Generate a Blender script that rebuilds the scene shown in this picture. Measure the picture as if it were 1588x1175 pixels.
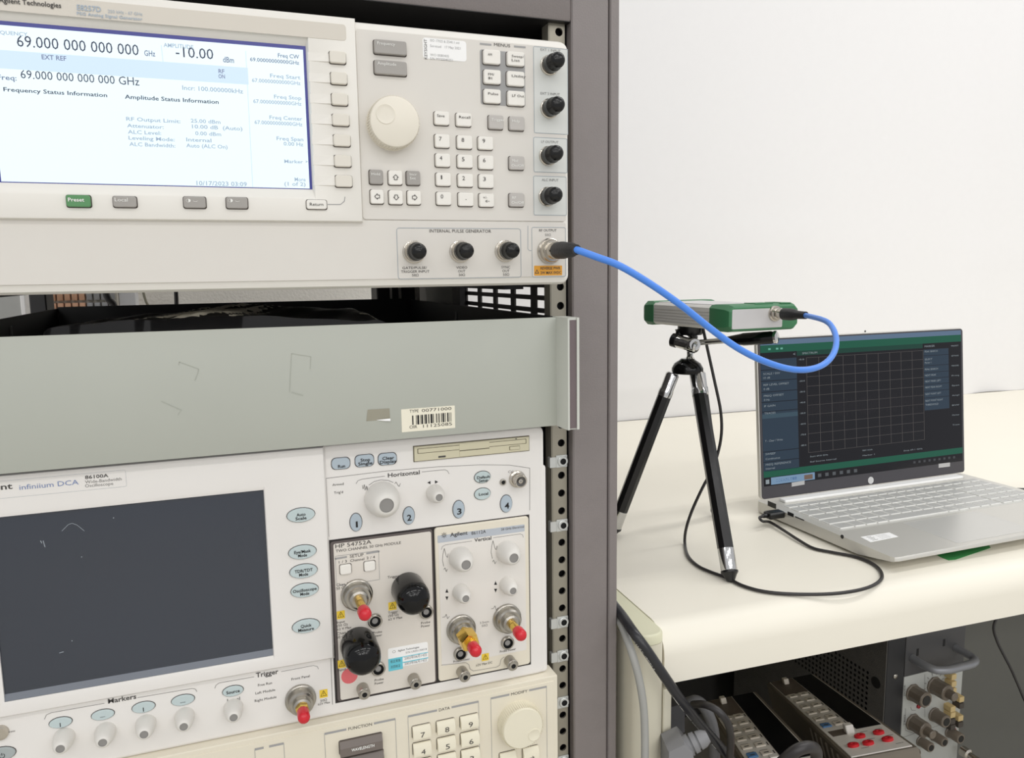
import bpy, bmesh, math, random
from mathutils import Vector, Matrix
random.seed(7)
C = bpy.context.scene.collection
for o in list(bpy.data.objects):
    bpy.data.objects.remove(o)
SC = bpy.context.scene
# ------------------------------------------------------------------ camera, sky, lamps, exposure
# lengths below are millimetres measured from the camera; FLOOR is the floor's height in that frame
CAMH = 1040.0
FLOOR = -CAMH
F_PX, CX, CY = 1200.0, 794.0, 587.5
RGT = Vector((0.938364109219005, -0.3453554515995213, -0.014227107229295233))
UPV = Vector((0.059960278390560055, 0.12210525786898768, 0.9907043307748657))
FWD = Vector((0.3404079369593924, 0.9304944481571282, -0.13528680055279443))
cam_d = bpy.data.cameras.new('camera'); cam = bpy.data.objects.new('camera', cam_d); C.objects.link(cam)
cam_d.sensor_width = 36.0; cam_d.lens = 36.0 * F_PX / 1588.0; cam_d.clip_start = 0.02; cam_d.clip_end = 50
cam.matrix_world = Matrix(((RGT.x, UPV.x, -FWD.x, 0), (RGT.y, UPV.y, -FWD.y, 0), (RGT.z, UPV.z, -FWD.z, CAMH / 1000), (0, 0, 0, 1)))
SC.camera = cam
SC.view_settings.view_transform = 'Standard'; SC.view_settings.look = 'None'
SC.view_settings.exposure = 0.13; SC.view_settings.gamma = 1.0; SC.view_settings.use_curve_mapping = False
world = bpy.data.worlds.new('room_light'); SC.world = world; world.use_nodes = True
wb = world.node_tree.nodes['Background']; wb.inputs[0].default_value = (0.985, 0.99, 1.0, 1); wb.inputs[1].default_value = 0.60
def lamp(name, x, y, z, sx, sy, power, col=(1, .985, .965)):
    d = bpy.data.lights.new(name, 'AREA'); d.shape = 'RECTANGLE'; d.size = sx; d.size_y = sy; d.energy = power; d.color = col
    o = bpy.data.objects.new(name, d); C.objects.link(o); o.location = (x, y, z); return o
LAMP_W = 3.9
for ix, lx in enumerate((-1.3, 0.25, 1.8)):                     # ceiling fluorescents: pairs of tubes, in rows; farthest added to light under the bench
    for iy, ly in enumerate((-5.2, -3.6, -2.1, -0.95)):
        for k in (-0.05, 0.05):
            lamp('tube_and_fill_lamp', lx, ly + k, CAMH / 1000 + 1.5, 1.2, 0.035, LAMP_W * (3.4, 1.8, 0.8, 0.8)[iy])
# ------------------------------------------------------------------ helpers
def at(px, py, Y):                                              # a point of the vertical plane y = Y
    r = RGT * ((px - CX) / F_PX) + UPV * ((CY - py) / F_PX) + FWD
    return r * (Y / r.y)
def atz(px, py, Z):
    r = RGT * ((px - CX) / F_PX) + UPV * ((CY - py) / F_PX) + FWD
    return r * (Z / r.z)
def atd(px, py, D):
    return (RGT * ((px - CX) / F_PX) + UPV * ((CY - py) / F_PX) + FWD) * D
for lx, ly in ((1.35, 0.55), (2.6, 0.55)):                      # unseen tubes added to brighten the bench top
    for k in (-0.05, 0.05): lamp('tube_and_fill_lamp', lx, ly + k, CAMH / 1000 + 1.5, 1.2, 0.035, 3.7)
for k in (-0.05, 0.05): lamp('tube_and_fill_lamp', -0.3, 1.28 + k, CAMH / 1000 + 1.5, 1.2, 0.035, 2.2)  # unseen tubes added to brighten the wall behind the rack
def lin(c):
    c /= 255.0
    return c / 12.92 if c <= 0.04045 else ((c + 0.055) / 1.055) ** 2.4
MATS = {}
def mat(name, rgb, rough=0.5, metal=0.0, var=0.05, scale=60.0, bump=0.0, emit=0.0, spec=0.5, bscale=None, base=1.0):
    if name in MATS: return MATS[name]
    m = bpy.data.materials.new(name); m.use_nodes = True; nt = m.node_tree; b = nt.nodes['Principled BSDF']
    col = (lin(rgb[0]), lin(rgb[1]), lin(rgb[2]), 1)
    b.inputs['Roughness'].default_value = rough; b.inputs['Metallic'].default_value = metal
    b.inputs['Specular IOR Level'].default_value = spec
    tc = nt.nodes.new('ShaderNodeTexCoord'); nz = nt.nodes.new('ShaderNodeTexNoise')
    nz.inputs['Scale'].default_value = scale; nz.inputs['Detail'].default_value = 3
    nt.links.new(tc.outputs['Object'], nz.inputs['Vector'])
    mx = nt.nodes.new('ShaderNodeMix'); mx.data_type = 'RGBA'
    mx.inputs[6].default_value = tuple(min(1, c * (1 - var)) for c in col[:3]) + (1,)
    mx.inputs[7].default_value = tuple(min(1, c * (1 + var)) for c in col[:3]) + (1,)
    nt.links.new(nz.outputs['Fac'], mx.inputs[0]); nt.links.new(mx.outputs[2], b.inputs['Base Color'])
    if bump:
        n2 = nt.nodes.new('ShaderNodeTexNoise'); n2.inputs['Scale'].default_value = bscale or 900; n2.inputs['Detail'].default_value = 2
        nt.links.new(tc.outputs['Object'], n2.inputs['Vector'])
        bp = nt.nodes.new('ShaderNodeBump'); bp.inputs['Strength'].default_value = bump; bp.inputs['Distance'].default_value = 0.001
        nt.links.new(n2.outputs['Fac'], bp.inputs['Height']); nt.links.new(bp.outputs['Normal'], b.inputs['Normal'])
    if base < 1:                                                # backlit things: the surface itself is darker than its glow
        mu = nt.nodes.new('ShaderNodeMix'); mu.data_type = 'RGBA'; mu.blend_type = 'MULTIPLY'; mu.inputs[0].default_value = 1
        mu.inputs[7].default_value = (base, base, base, 1); nt.links.new(mx.outputs[2], mu.inputs[6]); nt.links.new(mu.outputs[2], b.inputs['Base Color'])
    if emit:
        nt.links.new(mx.outputs[2], b.inputs['Emission Color']); b.inputs['Emission Strength'].default_value = emit
    MATS[name] = m; return m
MW = {}
def V3(p): return Vector(p)
class MB:
    """collects shapes (millimetres) for ONE mesh object"""
    def __init__(s): s.v = []; s.f = []; s.m = []; s.mi = 0
    def quadloop(s, loops, closed=True, cap0=True, cap1=True):
        base = []
        for L in loops:
            base.append(len(s.v)); s.v += [tuple(p) for p in L]
        n = len(loops[0])
        for a, b in zip(base[:-1], base[1:]):
            for i in range(n if closed else n - 1):
                j = (i + 1) % n
                s.f.append((a + i, a + j, b + j, b + i)); s.m.append(s.mi)
        if cap0: s.f.append(tuple(range(base[0], base[0] + n))[::-1]); s.m.append(s.mi)
        if cap1: s.f.append(tuple(range(base[-1], base[-1] + n))); s.m.append(s.mi)
        return s
    def poly(s, pts):
        b = len(s.v); s.v += [tuple(p) for p in pts]; s.f.append(tuple(range(b, b + len(pts)))); s.m.append(s.mi); return s
    def box(s, x0, x1, y0, y1, z0, z1, ch=0.0):
        if ch <= 0:
            return s.quadloop([[(x0, y0, z), (x1, y0, z), (x1, y1, z), (x0, y1, z)] for z in (z0, z1)])
        def lp(i, z): return [(x0 + i, y0, z), (x1 - i, y0, z), (x1, y0 + i, z), (x1, y1 - i, z), (x1 - i, y1, z), (x0 + i, y1, z), (x0, y1 - i, z), (x0, y0 + i, z)]
        def li(i, z): return [(x0 + 2 * i, y0 + i, z), (x1 - 2 * i, y0 + i, z), (x1 - i, y0 + 2 * i, z), (x1 - i, y1 - 2 * i, z), (x1 - 2 * i, y1 - i, z), (x0 + 2 * i, y1 - i, z), (x0 + i, y1 - 2 * i, z), (x0 + i, y0 + 2 * i, z)]
        return s.quadloop([li(ch * .6, z0), lp(ch, z0 + ch), lp(ch, z1 - ch), li(ch * .6, z1)])
    def rr(s, x0, z0, x1, z1, r, yb, yf, ch=0.0, n=4):          # rounded rectangle facing -y
        def out(i):
            rr_ = max(r - i, .01); P = []
            for (cx, cz, a0) in ((x1 - r, z1 - r, 0), (x0 + r, z1 - r, 90), (x0 + r, z0 + r, 180), (x1 - r, z0 + r, 270)):
                for k in range(n + 1):
                    a = math.radians(a0 + 90 * k / n); P.append((cx + rr_ * math.cos(a), cz + rr_ * math.sin(a)))
            return P
        L = [(0, yb)]
        if ch > 0: L += [(0, yf + ch), (ch * .3, yf + ch * .3), (ch, yf)]
        else: L += [(0, yf)]
        return s.quadloop([[(x, y, z) for x, z in out(i)] for i, y in L])
    def oval(s, cx, cz, a, b, yb, yf, ch=0.0, n=20):
        L = [(0, yb)] + ([(0, yf + ch), (ch * .4, yf + ch * .3), (ch, yf)] if ch else [(0, yf)])
        return s.quadloop([[(cx + (a - i) * math.cos(2 * math.pi * k / n), y, cz + (b - i) * math.sin(2 * math.pi * k / n)) for k in range(n)] for i, y in L])
    def lathe(s, c, ax, prof, n=20, caps=(True, True)):         # prof: (radius, distance along ax)
        c = V3(c); ax = V3(ax).normalized()
        u = ax.orthogonal().normalized(); w = ax.cross(u)
        return s.quadloop([[c + ax * h + (u * math.cos(2 * math.pi * k / n) + w * math.sin(2 * math.pi * k / n)) * r for k in range(n)] for r, h in prof], True, *caps)
    def tube(s, pts, r, n=10, sub=6):
        P = [V3(p) for p in pts]; rs = r if isinstance(r, (list, tuple)) else [r] * len(P)
        Q = []; R = []
        for i in range(len(P) - 1):
            p0 = P[max(i - 1, 0)]; p1 = P[i]; p2 = P[i + 1]; p3 = P[min(i + 2, len(P) - 1)]
            for k in range(sub):
                t = k / sub; Q.append(0.5 * ((2 * p1) + (p2 - p0) * t + (2 * p0 - 5 * p1 + 4 * p2 - p3) * t * t + (3 * p1 - p0 - 3 * p2 + p3) * t ** 3)); R.append(rs[i] + (rs[i + 1] - rs[i]) * t)
        Q.append(P[-1]); R.append(rs[-1])
        T = [(Q[min(i + 1, len(Q) - 1)] - Q[max(i - 1, 0)]).normalized() for i in range(len(Q))]
        u = T[0].orthogonal().normalized(); L = []; s.Q = Q; s.T = T
        for q, t, rad in zip(Q, T, R):
            u = (u - t * u.dot(t)).normalized(); w = t.cross(u)
            L.append([q + (u * math.cos(2 * math.pi * k / n) + w * math.sin(2 * math.pi * k / n)) * rad for k in range(n)])
        return s.quadloop(L)
    def stripe(s, a, b, w, n=(0, -1, 0)):                       # flat printed line from a to b
        a = V3(a); b = V3(b); d = (b - a).normalized(); k = d.cross(V3(n)).normalized() * (w / 2)
        return s.poly([a - k, b - k, b + k, a + k])
    def path(s, pts, w, n=(0, -1, 0)):
        for a, b in zip(pts[:-1], pts[1:]): s.stripe(a, b, w, n)
        return s
    def outline(s, x0, z0, x1, z1, r, w, y, n=3):               # printed rounded frame
        def out(i):
            P = []
            for (cx, cz, a0) in ((x1 - r, z1 - r, 0), (x0 + r, z1 - r, 90), (x0 + r, z0 + r, 180), (x1 - r, z0 + r, 270)):
                for k in range(n + 1):
                    a = math.radians(a0 + 90 * k / n); P.append((cx + (r - i) * math.cos(a), y, cz + (r - i) * math.sin(a)))
            return P
        return s.quadloop([out(0), out(w)], True, False, False)
def mesh_of(mb, name, mats, smooth=38, xf=None, rec=True):
    me = bpy.data.meshes.new(name)
    sc = [Vector(p) for p in mb.v]
    if xf is not None: sc = [xf @ p for p in sc]
    me.from_pydata([tuple(p) for p in sc], [], mb.f)
    for m in (mats if isinstance(mats, (list, tuple)) else [mats]): me.materials.append(m)
    me.polygons.foreach_set('material_index', mb.m)
    if rec:
        bm = bmesh.new(); bm.from_mesh(me); bmesh.ops.recalc_face_normals(bm, faces=bm.faces); bm.to_mesh(me); bm.free()
    if smooth:
        me.polygons.foreach_set('use_smooth', [True] * len(me.polygons)); me.set_sharp_from_angle(angle=math.radians(smooth))
        for p in me.polygons:                                   # keep flat end faces flat
            if len(p.vertices) > 4:
                for li in p.loop_indices: me.edges[me.loops[li].edge_index].use_edge_sharp = True
    me.update(); return me
S3 = Matrix.Scale(0.001, 4)
def W(p): p = Vector(p); return Vector((p.x / 1000, p.y / 1000, (p.z + CAMH) / 1000))
TOW = Matrix.Translation((0, 0, CAMH / 1000)) @ S3             # millimetre frame -> world
def thing(name, label, cat, loc, rot=None, group=None):
    o = bpy.data.objects.new(name, None); C.objects.link(o); o.empty_display_size = 0.02
    M = Matrix.Translation(W(loc)) @ (rot.to_4x4() if rot is not None else Matrix.Identity(4))
    o.matrix_world = M; MW[o] = M
    o['label'] = label; o['category'] = cat
    if group: o['group'] = group
    return o
def put(name, me, parent=None, loc=None):                      # link a mesh (already in the parent's frame)
    o = bpy.data.objects.new(name, me); C.objects.link(o)
    if parent is not None: o.parent = parent
    L = Matrix.Identity(4)
    if loc is not None: o.location = loc; L = Matrix.Translation(loc)
    MW[o] = (MW[parent] if parent is not None else Matrix.Identity(4)) @ L
    return o
def obj(name, mb, mats, parent=None, smooth=38, local=False, rec=True):
    """local=False: shapes in the millimetre frame; local=True: millimetres in the parent's own frame"""
    xf = S3 if local else ((MW[parent].inverted() if parent is not None else Matrix.Identity(4)) @ TOW)
    return put(name, mesh_of(mb, name, mats, smooth, xf, rec), parent)
def tag(o, label=None, cat=None, group=None, kind=None):
    for k, v in (('label', label), ('category', cat), ('group', group), ('kind', kind)):
        if v: o[k] = v
    return o
def top(name, mb, mats, label, cat, group=None, origin=None, **kw):   # a thing that is one mesh
    if origin is None:
        n = len(mb.v); origin = (sum(p[0] for p in mb.v) / n, sum(p[1] for p in mb.v) / n, min(p[2] for p in mb.v))
    me = mesh_of(mb, name, mats, kw.get('smooth', 38), Matrix.Translation(-W(origin)) @ TOW)
    o = put(name, me); o.location = W(origin); MW[o] = Matrix.Translation(W(origin))
    return tag(o, label, cat, group)
def struct(name, mb, mats, smooth=38):
    o = obj(name, mb, mats, None, smooth); o['kind'] = 'structure'; return o
# ---- lettering: font outlines turned to flat mesh, many strings joined into one part
GLY = {}
def glyphs(s, bold):
    key = (s, bold)
    if key not in GLY:
        cu = bpy.data.curves.new('t', 'FONT'); cu.body = s; cu.resolution_u = 2; cu.offset = 0.016 if bold else 0.0
        o = bpy.data.objects.new('t', cu); C.objects.link(o)
        bpy.context.view_layer.update()
        me = bpy.data.meshes.new_from_object(o.evaluated_get(bpy.context.evaluated_depsgraph_get()))
        vs = [(v.co.x, v.co.y) for v in me.vertices]; fs = [tuple(p.vertices) for p in me.polygons]
        bpy.data.objects.remove(o); bpy.data.curves.remove(cu); bpy.data.meshes.remove(me)
        GLY[key] = (vs, fs)
    return GLY[key]
CAP = 0.73
def text(mb, s, p0, p1, h, up=(0, 0, 1), bold=False):
    """baseline from p0 to p1 (width fitted), capital height h, all millimetres"""
    vs, fs = glyphs(s, bold)
    if not vs: return
    p0 = V3(p0); p1 = V3(p1); up = V3(up).normalized()
    x0 = min(v[0] for v in vs); x1 = max(v[0] for v in vs); ex = (p1 - p0) / max(x1 - x0, 1e-6); ey = up * (h / CAP)
    b = len(mb.v)
    mb.v += [tuple(p0 + ex * (v[0] - x0) + ey * v[1]) for v in vs]
    for f in fs: mb.f.append(tuple(b + i for i in f)); mb.m.append(mb.mi)
def vpx(px, py, Y):                                             # size of one pixel (mm) on the plane, across and up
    return (at(px + 5, py, Y).x - at(px - 5, py, Y).x) / 10, (at(px, py - 5, Y).z - at(px, py + 5, Y).z) / 10
class Panel:
    """one flat front panel at y = Y; layout given by photograph pixels, turned into points of that plane"""
    def __init__(s, thing_, Y): s.t = thing_; s.Y = Y; s.inks = {}
    def p(s, px, py, out=0.0):
        q = at(px, py, s.Y); return Vector((q.x, s.Y - out, q.z))
    def ink(s, m):
        if m not in s.inks: s.inks[m] = MB()
        return s.inks[m]
    def txt(s, st, x0, x1, y, h, m, out=0.25, bold=False, up=(0, 0, 1)):
        """string between pixel columns x0 and x1, baseline through pixel row y at its middle, capitals h pixels high"""
        c = at((x0 + x1) / 2, y, s.Y); a = at(x0, y, s.Y); b = at(x1, y, s.Y)
        hh = h * vpx((x0 + x1) / 2, y, s.Y)[1]
        text(s.ink(m), st, (a.x, s.Y - out, c.z), (b.x, s.Y - out, c.z), hh, up, bold)
    def line(s, pts, w, m, out=0.2): s.ink(m).path([s.p(x, y, out) for x, y in pts], w)
    def frame(s, x0, y0, x1, y1, r, w, m, out=0.2):             # pixel corners: left-top, right-bottom
        a = s.p(x0, y0); b = s.p(x1, y1); s.ink(m).outline(a.x, b.z, b.x, a.z, r, w, s.Y - out)
    def flush(s, name='lettering'):
        for m, mb in list(s.inks.items()):
            if mb.f: obj(name, mb, m, s.t, smooth=0, rec=False)['kind'] = 'stuff'
        s.inks = {}
KEYS = {}
def key(P, px, py, pw, ph, d, m, shape='rr', name='button', gap=None, slant=False, out=0.0, r=1.4, parent=None):
    """a push button on panel P centred on a pixel; pw, ph its size in pixels; d how far it stands out in mm"""
    u, v = vpx(px, py, P.Y); w = round(pw * u * 2) / 2; h = round(ph * v * 2) / 2
    k = (w, h, d, m, shape, gap, slant, r)
    if k not in KEYS:
        mb = MB(); a, b = w / 2, h / 2
        if shape == 'oval':
            mb.oval(0, 0, a, b, 0, -d, min(.5, d * .6))
            if gap: mb.mi = 1; mb.oval(0, 0, a + .45, b + .45, 0, -.15)
        elif slant:                                             # key whose upper third slopes back
            mb.quadloop([[(x, y, z) for x, y, z in L] for L in (
                [(-a, 0, -b), (-a, 0, b), (-a, -d * .35, b), (-a, -d, b * .25), (-a, -d, -b)],
                [(a, 0, -b), (a, 0, b), (a, -d * .35, b), (a, -d, b * .25), (a, -d, -b)])])
            if gap: mb.mi = 1; mb.rr(-a - .5, -b - .5, a + .5, b + .5, r, 0, -.15)
        else:
            mb.rr(-a, -b, a, b, r, 0, -d, .55)
            if gap: mb.mi = 1; mb.rr(-a - .4, -b - .5, a + .5, b + .3, r, 0, -.15)
        KEYS[k] = mesh_of(mb, name, [m] + ([gap] if gap else []), 38, S3)
    q = P.p(px, py, out); par = parent or P.t
    return put(name, KEYS[k], par, MW[par].inverted() @ W(q))
def turned(P, px, py, prof, m, name, parent=None, out=0.0, n=24, label=None, mats=None, share=None):
    """a turned piece standing out of panel P; prof is (radius, height) in mm, or a list of (material index, prof)"""
    kk = (share or name, id(m) if not isinstance(m, (list, tuple)) else tuple(id(x) for x in m), str(prof), n)
    if kk not in KEYS:
        mb = MB()
        if isinstance(prof[0][1], (list, tuple)):
            for i_, (mi, pr) in enumerate(prof):
                mb.mi = mi; r_, h_ = pr[-1]
                cont = any(abs(q[0][0] - r_) < .2 and abs(q[0][1] - h_) < .25 for _, q in prof[i_ + 1:])
                mb.lathe((0, 0, 0), (0, -1, 0), pr, n, (i_ == 0, not cont))
        else: mb.lathe((0, 0, 0), (0, -1, 0), prof, n)
        KEYS[kk] = mesh_of(mb, name, m, 38, S3)
    q = P.p(px, py, out); par = parent or P.t
    o = put(name, KEYS[kk], par, MW[par].inverted() @ W(q))
    if label: o['label'] = label
    return o
# ------------------------------------------------------------------ materials
WALL = mat('white wall paint', (243, 241, 239), .7, var=.01, bump=.15, bscale=160)
WALLB = mat('coarse white wall', (238, 234, 226), .8, var=.03, bump=.9, bscale=210)
SHEET = mat('white cloth', (234, 233, 233), .8, var=.012)
FLOORM = mat('beige vinyl floor', (188, 184, 174), .5)
RACK = mat('grey brown rack paint', (126, 119, 117), .5, var=.06, bump=.25, bscale=700)
BLACK = mat('black steel', (22, 21, 22), .5)
BLACKP = mat('black plastic', (20, 20, 21), .3)
RAILM = mat('zinc plated rail', (158, 153, 140), .42, .6, var=.12, scale=18)
NUT = mat('bright zinc nut', (205, 207, 205), .35, .6)
NUTD = mat('steel thread', (120, 120, 120), .35, .9)
HOLE = mat('dark hole', (8, 8, 8), .8)
PSG = mat('cream instrument plastic', (219, 215, 208), .45, var=.015)
PSGL = mat('pale instrument bezel', (232, 229, 222), .4, var=.01)
PSGB = mat('bluish printed patch', (217, 219, 215), .5, var=.01)
KEYW = mat('white key plastic', (236, 233, 226), .4, var=.01)
KEYC = mat('cream softkey plastic', (224, 219, 208), .4, var=.01)
KEYG = mat('grey key plastic', (161, 157, 152), .4, var=.02)
KEYLG = mat('light grey key plastic', (188, 184, 179), .4, var=.02)
KEYGREEN = mat('green key plastic', (86, 142, 92), .4, var=.04)
GAP = mat('key gap shade', (70, 62, 58), .8)  # shade around the keys, painted as a dark rim
MENUG = mat('printed grey', (158, 158, 158), .5, var=.01)
INKD = mat('dark ink', (70, 68, 66), .7, var=0)
INKM = mat('grey ink', (128, 126, 124), .7, var=0)
INKL = mat('pale blue ink', (168, 182, 196), .7, var=0)
INKB = mat('blue grey line', (152, 163, 172), .7, var=0)
INKW = mat('white ink', (238, 238, 234), .6, var=0)
INKK = mat('black ink', (28, 27, 28), .7, var=0)
NICKEL = mat('nickel plate', (196, 190, 180), .22, 1.0, var=.06)
STEEL = mat('turned steel', (172, 168, 160), .3, 1.0, var=.06)
GOLD = mat('gold plate', (226, 190, 98), .2, 1.0, var=.05)
RED = mat('red cap plastic', (205, 34, 48), .25, var=.03)
GLOSSB = mat('glossy black rubber', (12, 12, 13), .13, var=.05, spec=.32)
CAPB = mat('black connector cap', (20, 20, 20), .2, var=.05, spec=.35)
KNOBC = mat('cream knob', (231, 225, 211), .45, var=.01)
YEL = mat('yellow warning print', (240, 205, 60), .5, var=.01)
ORG = mat('orange warning label', (226, 160, 52), .5, var=.02)
STICK = mat('white label paper', (245, 245, 244), .45, var=.01)
CREAM = mat('cream label paper', (238, 233, 214), .5, var=.01)
# ------------------------------------------------------------------ room shell
YAW = -0.0385                                                   # the bench and the wall behind are turned a little against the rack
def wy(x): return 1476 + YAW * (x - 784)
mb = MB(); mb.quadloop([[(x, wy(x), z), (x, wy(x) + 80, z), ] for x in ()] or [[(-1800, wy(-1800), z), (3200, wy(3200), z), (3200, wy(3200) + 80, z), (-1800, wy(-1800) + 80, z)] for z in (FLOOR, 1560)])
struct('wall_back', mb, WALLB, 0)
mb = MB(); mb.box(-1800, 3200, -2600, 1600, FLOOR - 40, FLOOR); struct('floor', mb, FLOORM, 0)
# the white cloth hung over the wall behind the bench
mb = MB(); nx, nz = 90, 46; L = []
for i in range(nx + 1):
    x = 430 + (2700 - 430) * i / nx; col = []
    for k in range(nz + 1):
        z = -319.8 + 1800 * k / nz
        fold = max(0, (x - 1500) / 900)
        y = wy(x) - 12 - 11 * fold * (math.sin(x / 42 + z / 260) + .6 * math.sin(x / 23 - z / 330)) - 1.5 * math.sin(x / 160 + z / 210)
        zc = 98 - (x - 700) * .052                              # a long pressed crease
        y -= 2.2 * math.exp(-((z - zc) / 14) ** 2) * (1 if x < 1900 else 0)
        col.append((x, y, z))
    L.append(col)
mb.quadloop(L, False, False, False)
top('white_cloth', mb, SHEET, 'plain white cloth hanging flat over the wall behind the bench', 'cloth', smooth=60)
# ------------------------------------------------------------------ equipment rack
rack = thing('equipment_rack', 'tall grey brown steel equipment rack holding the stacked instruments', 'rack', (30, 700, FLOOR))
RZ0, RZ1 = FLOOR, 262
zb = at(845, 28.0, 590).z                                       # underside of the top beam
mb = MB(); mb.box(270.5, 303.5, 590, 640, RZ0, RZ1, 1.2); mb.box(302.5, 306, 594, 612, RZ0, RZ1); mb.box(305.2, 314, 591, 598, RZ0, RZ1, 1.2)
obj('post', mb, RACK, rack)
mb = MB(); mb.box(-243.5, -210.5, 590, 640, RZ0, RZ1, 1.2); mb.box(-254, -243, 592, 640, RZ0, RZ1, 1.2); obj('post', mb, RACK, rack)
mb = MB(); mb.box(-210.5, 270.5, 590.3, 640, zb, RZ1, 1.2); obj('top_beam', mb, RACK, rack)
mb = MB(); mb.box(-254, 314, 640, 1190, RZ1 - 3, RZ1); obj('top_panel', mb, BLACK, rack)
mb = MB(); mb.box(-210.4, 270.4, 591.2, 700, zb - .6, zb - .05); obj('top_shade_plate', mb, BLACK, rack, 0)  # black plate standing in for the deep shade inside the rack top
mb = MB(); mb.box(-250, 310, 1186, 1189, 20, RZ1 - 4); obj('added_rear_baffle', mb, BLACK, rack, 0)  # added black panel that keeps the rack's upper interior dark
for x0, x1 in ((196, 250), (-222, -204)):
    mb = MB(); mb.box(x0, x1, 1075, 1120, RZ0, RZ1 - 4, 1.5); p_ = obj('rear_post', mb, BLACK, rack)
    if x0 > 0:
        mb = MB(); mb.box(214, 217, 1073.5, 1075, -160, 160); mb.box(226, 230, 1073.2, 1075, -160, 160); mb.box(252, 256, 1073, 1090, -200, 200); obj('post_trim', mb, STEEL, p_)
# right side sheet with rectangular ventilation slots
mb = MB(); X0, X1 = 269.6, 271.6
YS = [(641.5, 670)] + [(683 + 54.8 * k, 727 + 54.8 * k) for k in range(4)]
zs0, pit, hh = -90.0, 11.6, 7.2
rows = [(zs0 + pit * k, zs0 + pit * k + hh) for k in range(12)]
def sheet(y0, y1, z0, z1): mb.box(X0, X1, y0, y1, z0, z1)
sheet(600, 641.5, RZ0, RZ1 - 4); sheet(891.6, 1190, RZ0, RZ1 - 4)
edges = [641.5] + [e for ab in YS for e in ab] + [891.6]
for k in range(0, len(edges) - 1):
    a, b = edges[k], edges[k + 1]
    if any(abs(a - s_[0]) < .01 for s_ in YS):
        z = RZ0
        for r0, r1 in rows: sheet(a, b, z, r0); z = r1
        sheet(a, b, z, RZ1 - 4)
    elif b - a > .1: sheet(a, b, RZ0, RZ1 - 4)
obj('vent_panel', mb, mat('dark brown vent sheet', (40, 36, 35), .5), rack, 0)
mb = MB(); mb.box(262, 269.4, 893, 925, RZ0, RZ1 - 5); obj('panel_stile', mb, BLACK, rack)
mb = MB(); mb.box(266, 269.4, 940, 1075, RZ0, RZ1 - 5); obj('inner_sheet', mb, mat('grey inner sheet', (118, 118, 112), .5), rack)
# right mounting rail: a steel angle with the 19-inch hole pattern, real round holes
HZ = []
for u in range(-24, 10):
    b0 = -167.3 + 44.45 * u
    HZ += [b0 + 6.35, b0 + 22.225, b0 + 38.1]
HZ = [z for z in HZ if RZ0 + 20 < z < 175] + [190.9]
def rail(mb, xa, xb, xc, y, z0, z1, rad, nn=16):
    zs = [z for z in HZ if z0 < z < z1]; cuts = [z0] + [(a + b) / 2 for a, b in zip(zs[:-1], zs[1:])] + [z1]
    for z, c0, c1 in zip(zs, cuts[:-1], cuts[1:]):
        inner = [(xc + rad * math.cos(2 * math.pi * k / nn), z + rad * math.sin(2 * math.pi * k / nn)) for k in range(nn)]
        outer = []
        for k in range(nn):
            a = 2 * math.pi * k / nn; ca, sa = math.cos(a), math.sin(a); t = 1e9
            if ca > 1e-6: t = min(t, (xb - xc) / ca)
            if ca < -1e-6: t = min(t, (xa - xc) / ca)
            if sa > 1e-6: t = min(t, (c1 - z) / sa)
            if sa < -1e-6: t = min(t, (c0 - z) / sa)
            outer.append((xc + t * ca, z + t * sa))
        mb.quadloop([[(x, y, q) for x, q in outer], [(x, y, q) for x, q in inner], [(x, y + 1.8, q) for x, q in inner]], True, False, False)
        for (sx, sz) in ((xa, c0), (xb, c0), (xb, c1), (xa, c1)):   # corners left over by the polar cut
            cand = sorted(outer, key=lambda p: (p[0] - sx) ** 2 + (p[1] - sz) ** 2)[:2]
            if abs(cand[0][0] - sx) + abs(cand[0][1] - sz) > .01: mb.poly([(cand[0][0], y, cand[0][1]), (sx, y, sz), (cand[1][0], y, cand[1][1])])
for xa, xb, xc in ((254.6, 268.0, 263.0), (-208.0, -194.6, -203)):
    mb = MB(); rail(mb, xa, xb, xc, 597.8, RZ0, 203.5, 3.3)
    e = xa if xa > 0 else xb
    mb.box(e - .8, e + .8, 598.2, 611, RZ0, 203.5)
    rl = obj('mounting_rail', mb, RAILM, rack, 0)
    if xa > 0:
        mb = MB(); mb.box(255.5, 270, 606, 609, RZ0, 203); obj('rail_backing', mb, BLACK, rl)
        mb = MB(); mb.box(267, 270.6, 600, 606, RZ0, 203); obj('rail_packing', mb, BLACK, rl)
        PR = Panel(rack, 597.8)
        for k, py in enumerate((714.5, 814, 964.5, 1016.5, 1088.5, 1173)):
            z = min(HZ, key=lambda q: abs(q - at(871.5, py, 597.8).z))
            mb = MB(); mb.rr(257.6, z - 5.3, 268.0, z + 5.3, .5, 597.6, 596.6, .2); mb.box(252.0, 257.6, 597.0, 602, z - 5, z + 4)
            mb.mi = 1; mb.lathe((263.6, 596.7, z), (0, -1, 0), [(4.7, 0), (4.7, 1.0), (4.2, 1.4), (2.7, 1.4)], 16, (True, False))
            mb.mi = 2; mb.lathe((263.6, 596.5, z), (0, -1, 0), [(2.7, 1.45), (2.4, 1.1), (2.1, .2)], 14, (False, True))
            obj('cage_nut', mb, [NUT, NUT, HOLE], rl)
# shelves that carry the instruments inside the rack
for z0, z1 in ((-9.6, -14),):
    for xa, xb in ((-205, -180), (228, 246)):
        mb = MB(); mb.box(xa, xb, 640, 1000, z1, z0); obj('shelf_rail', mb, BLACK, rack)
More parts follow.
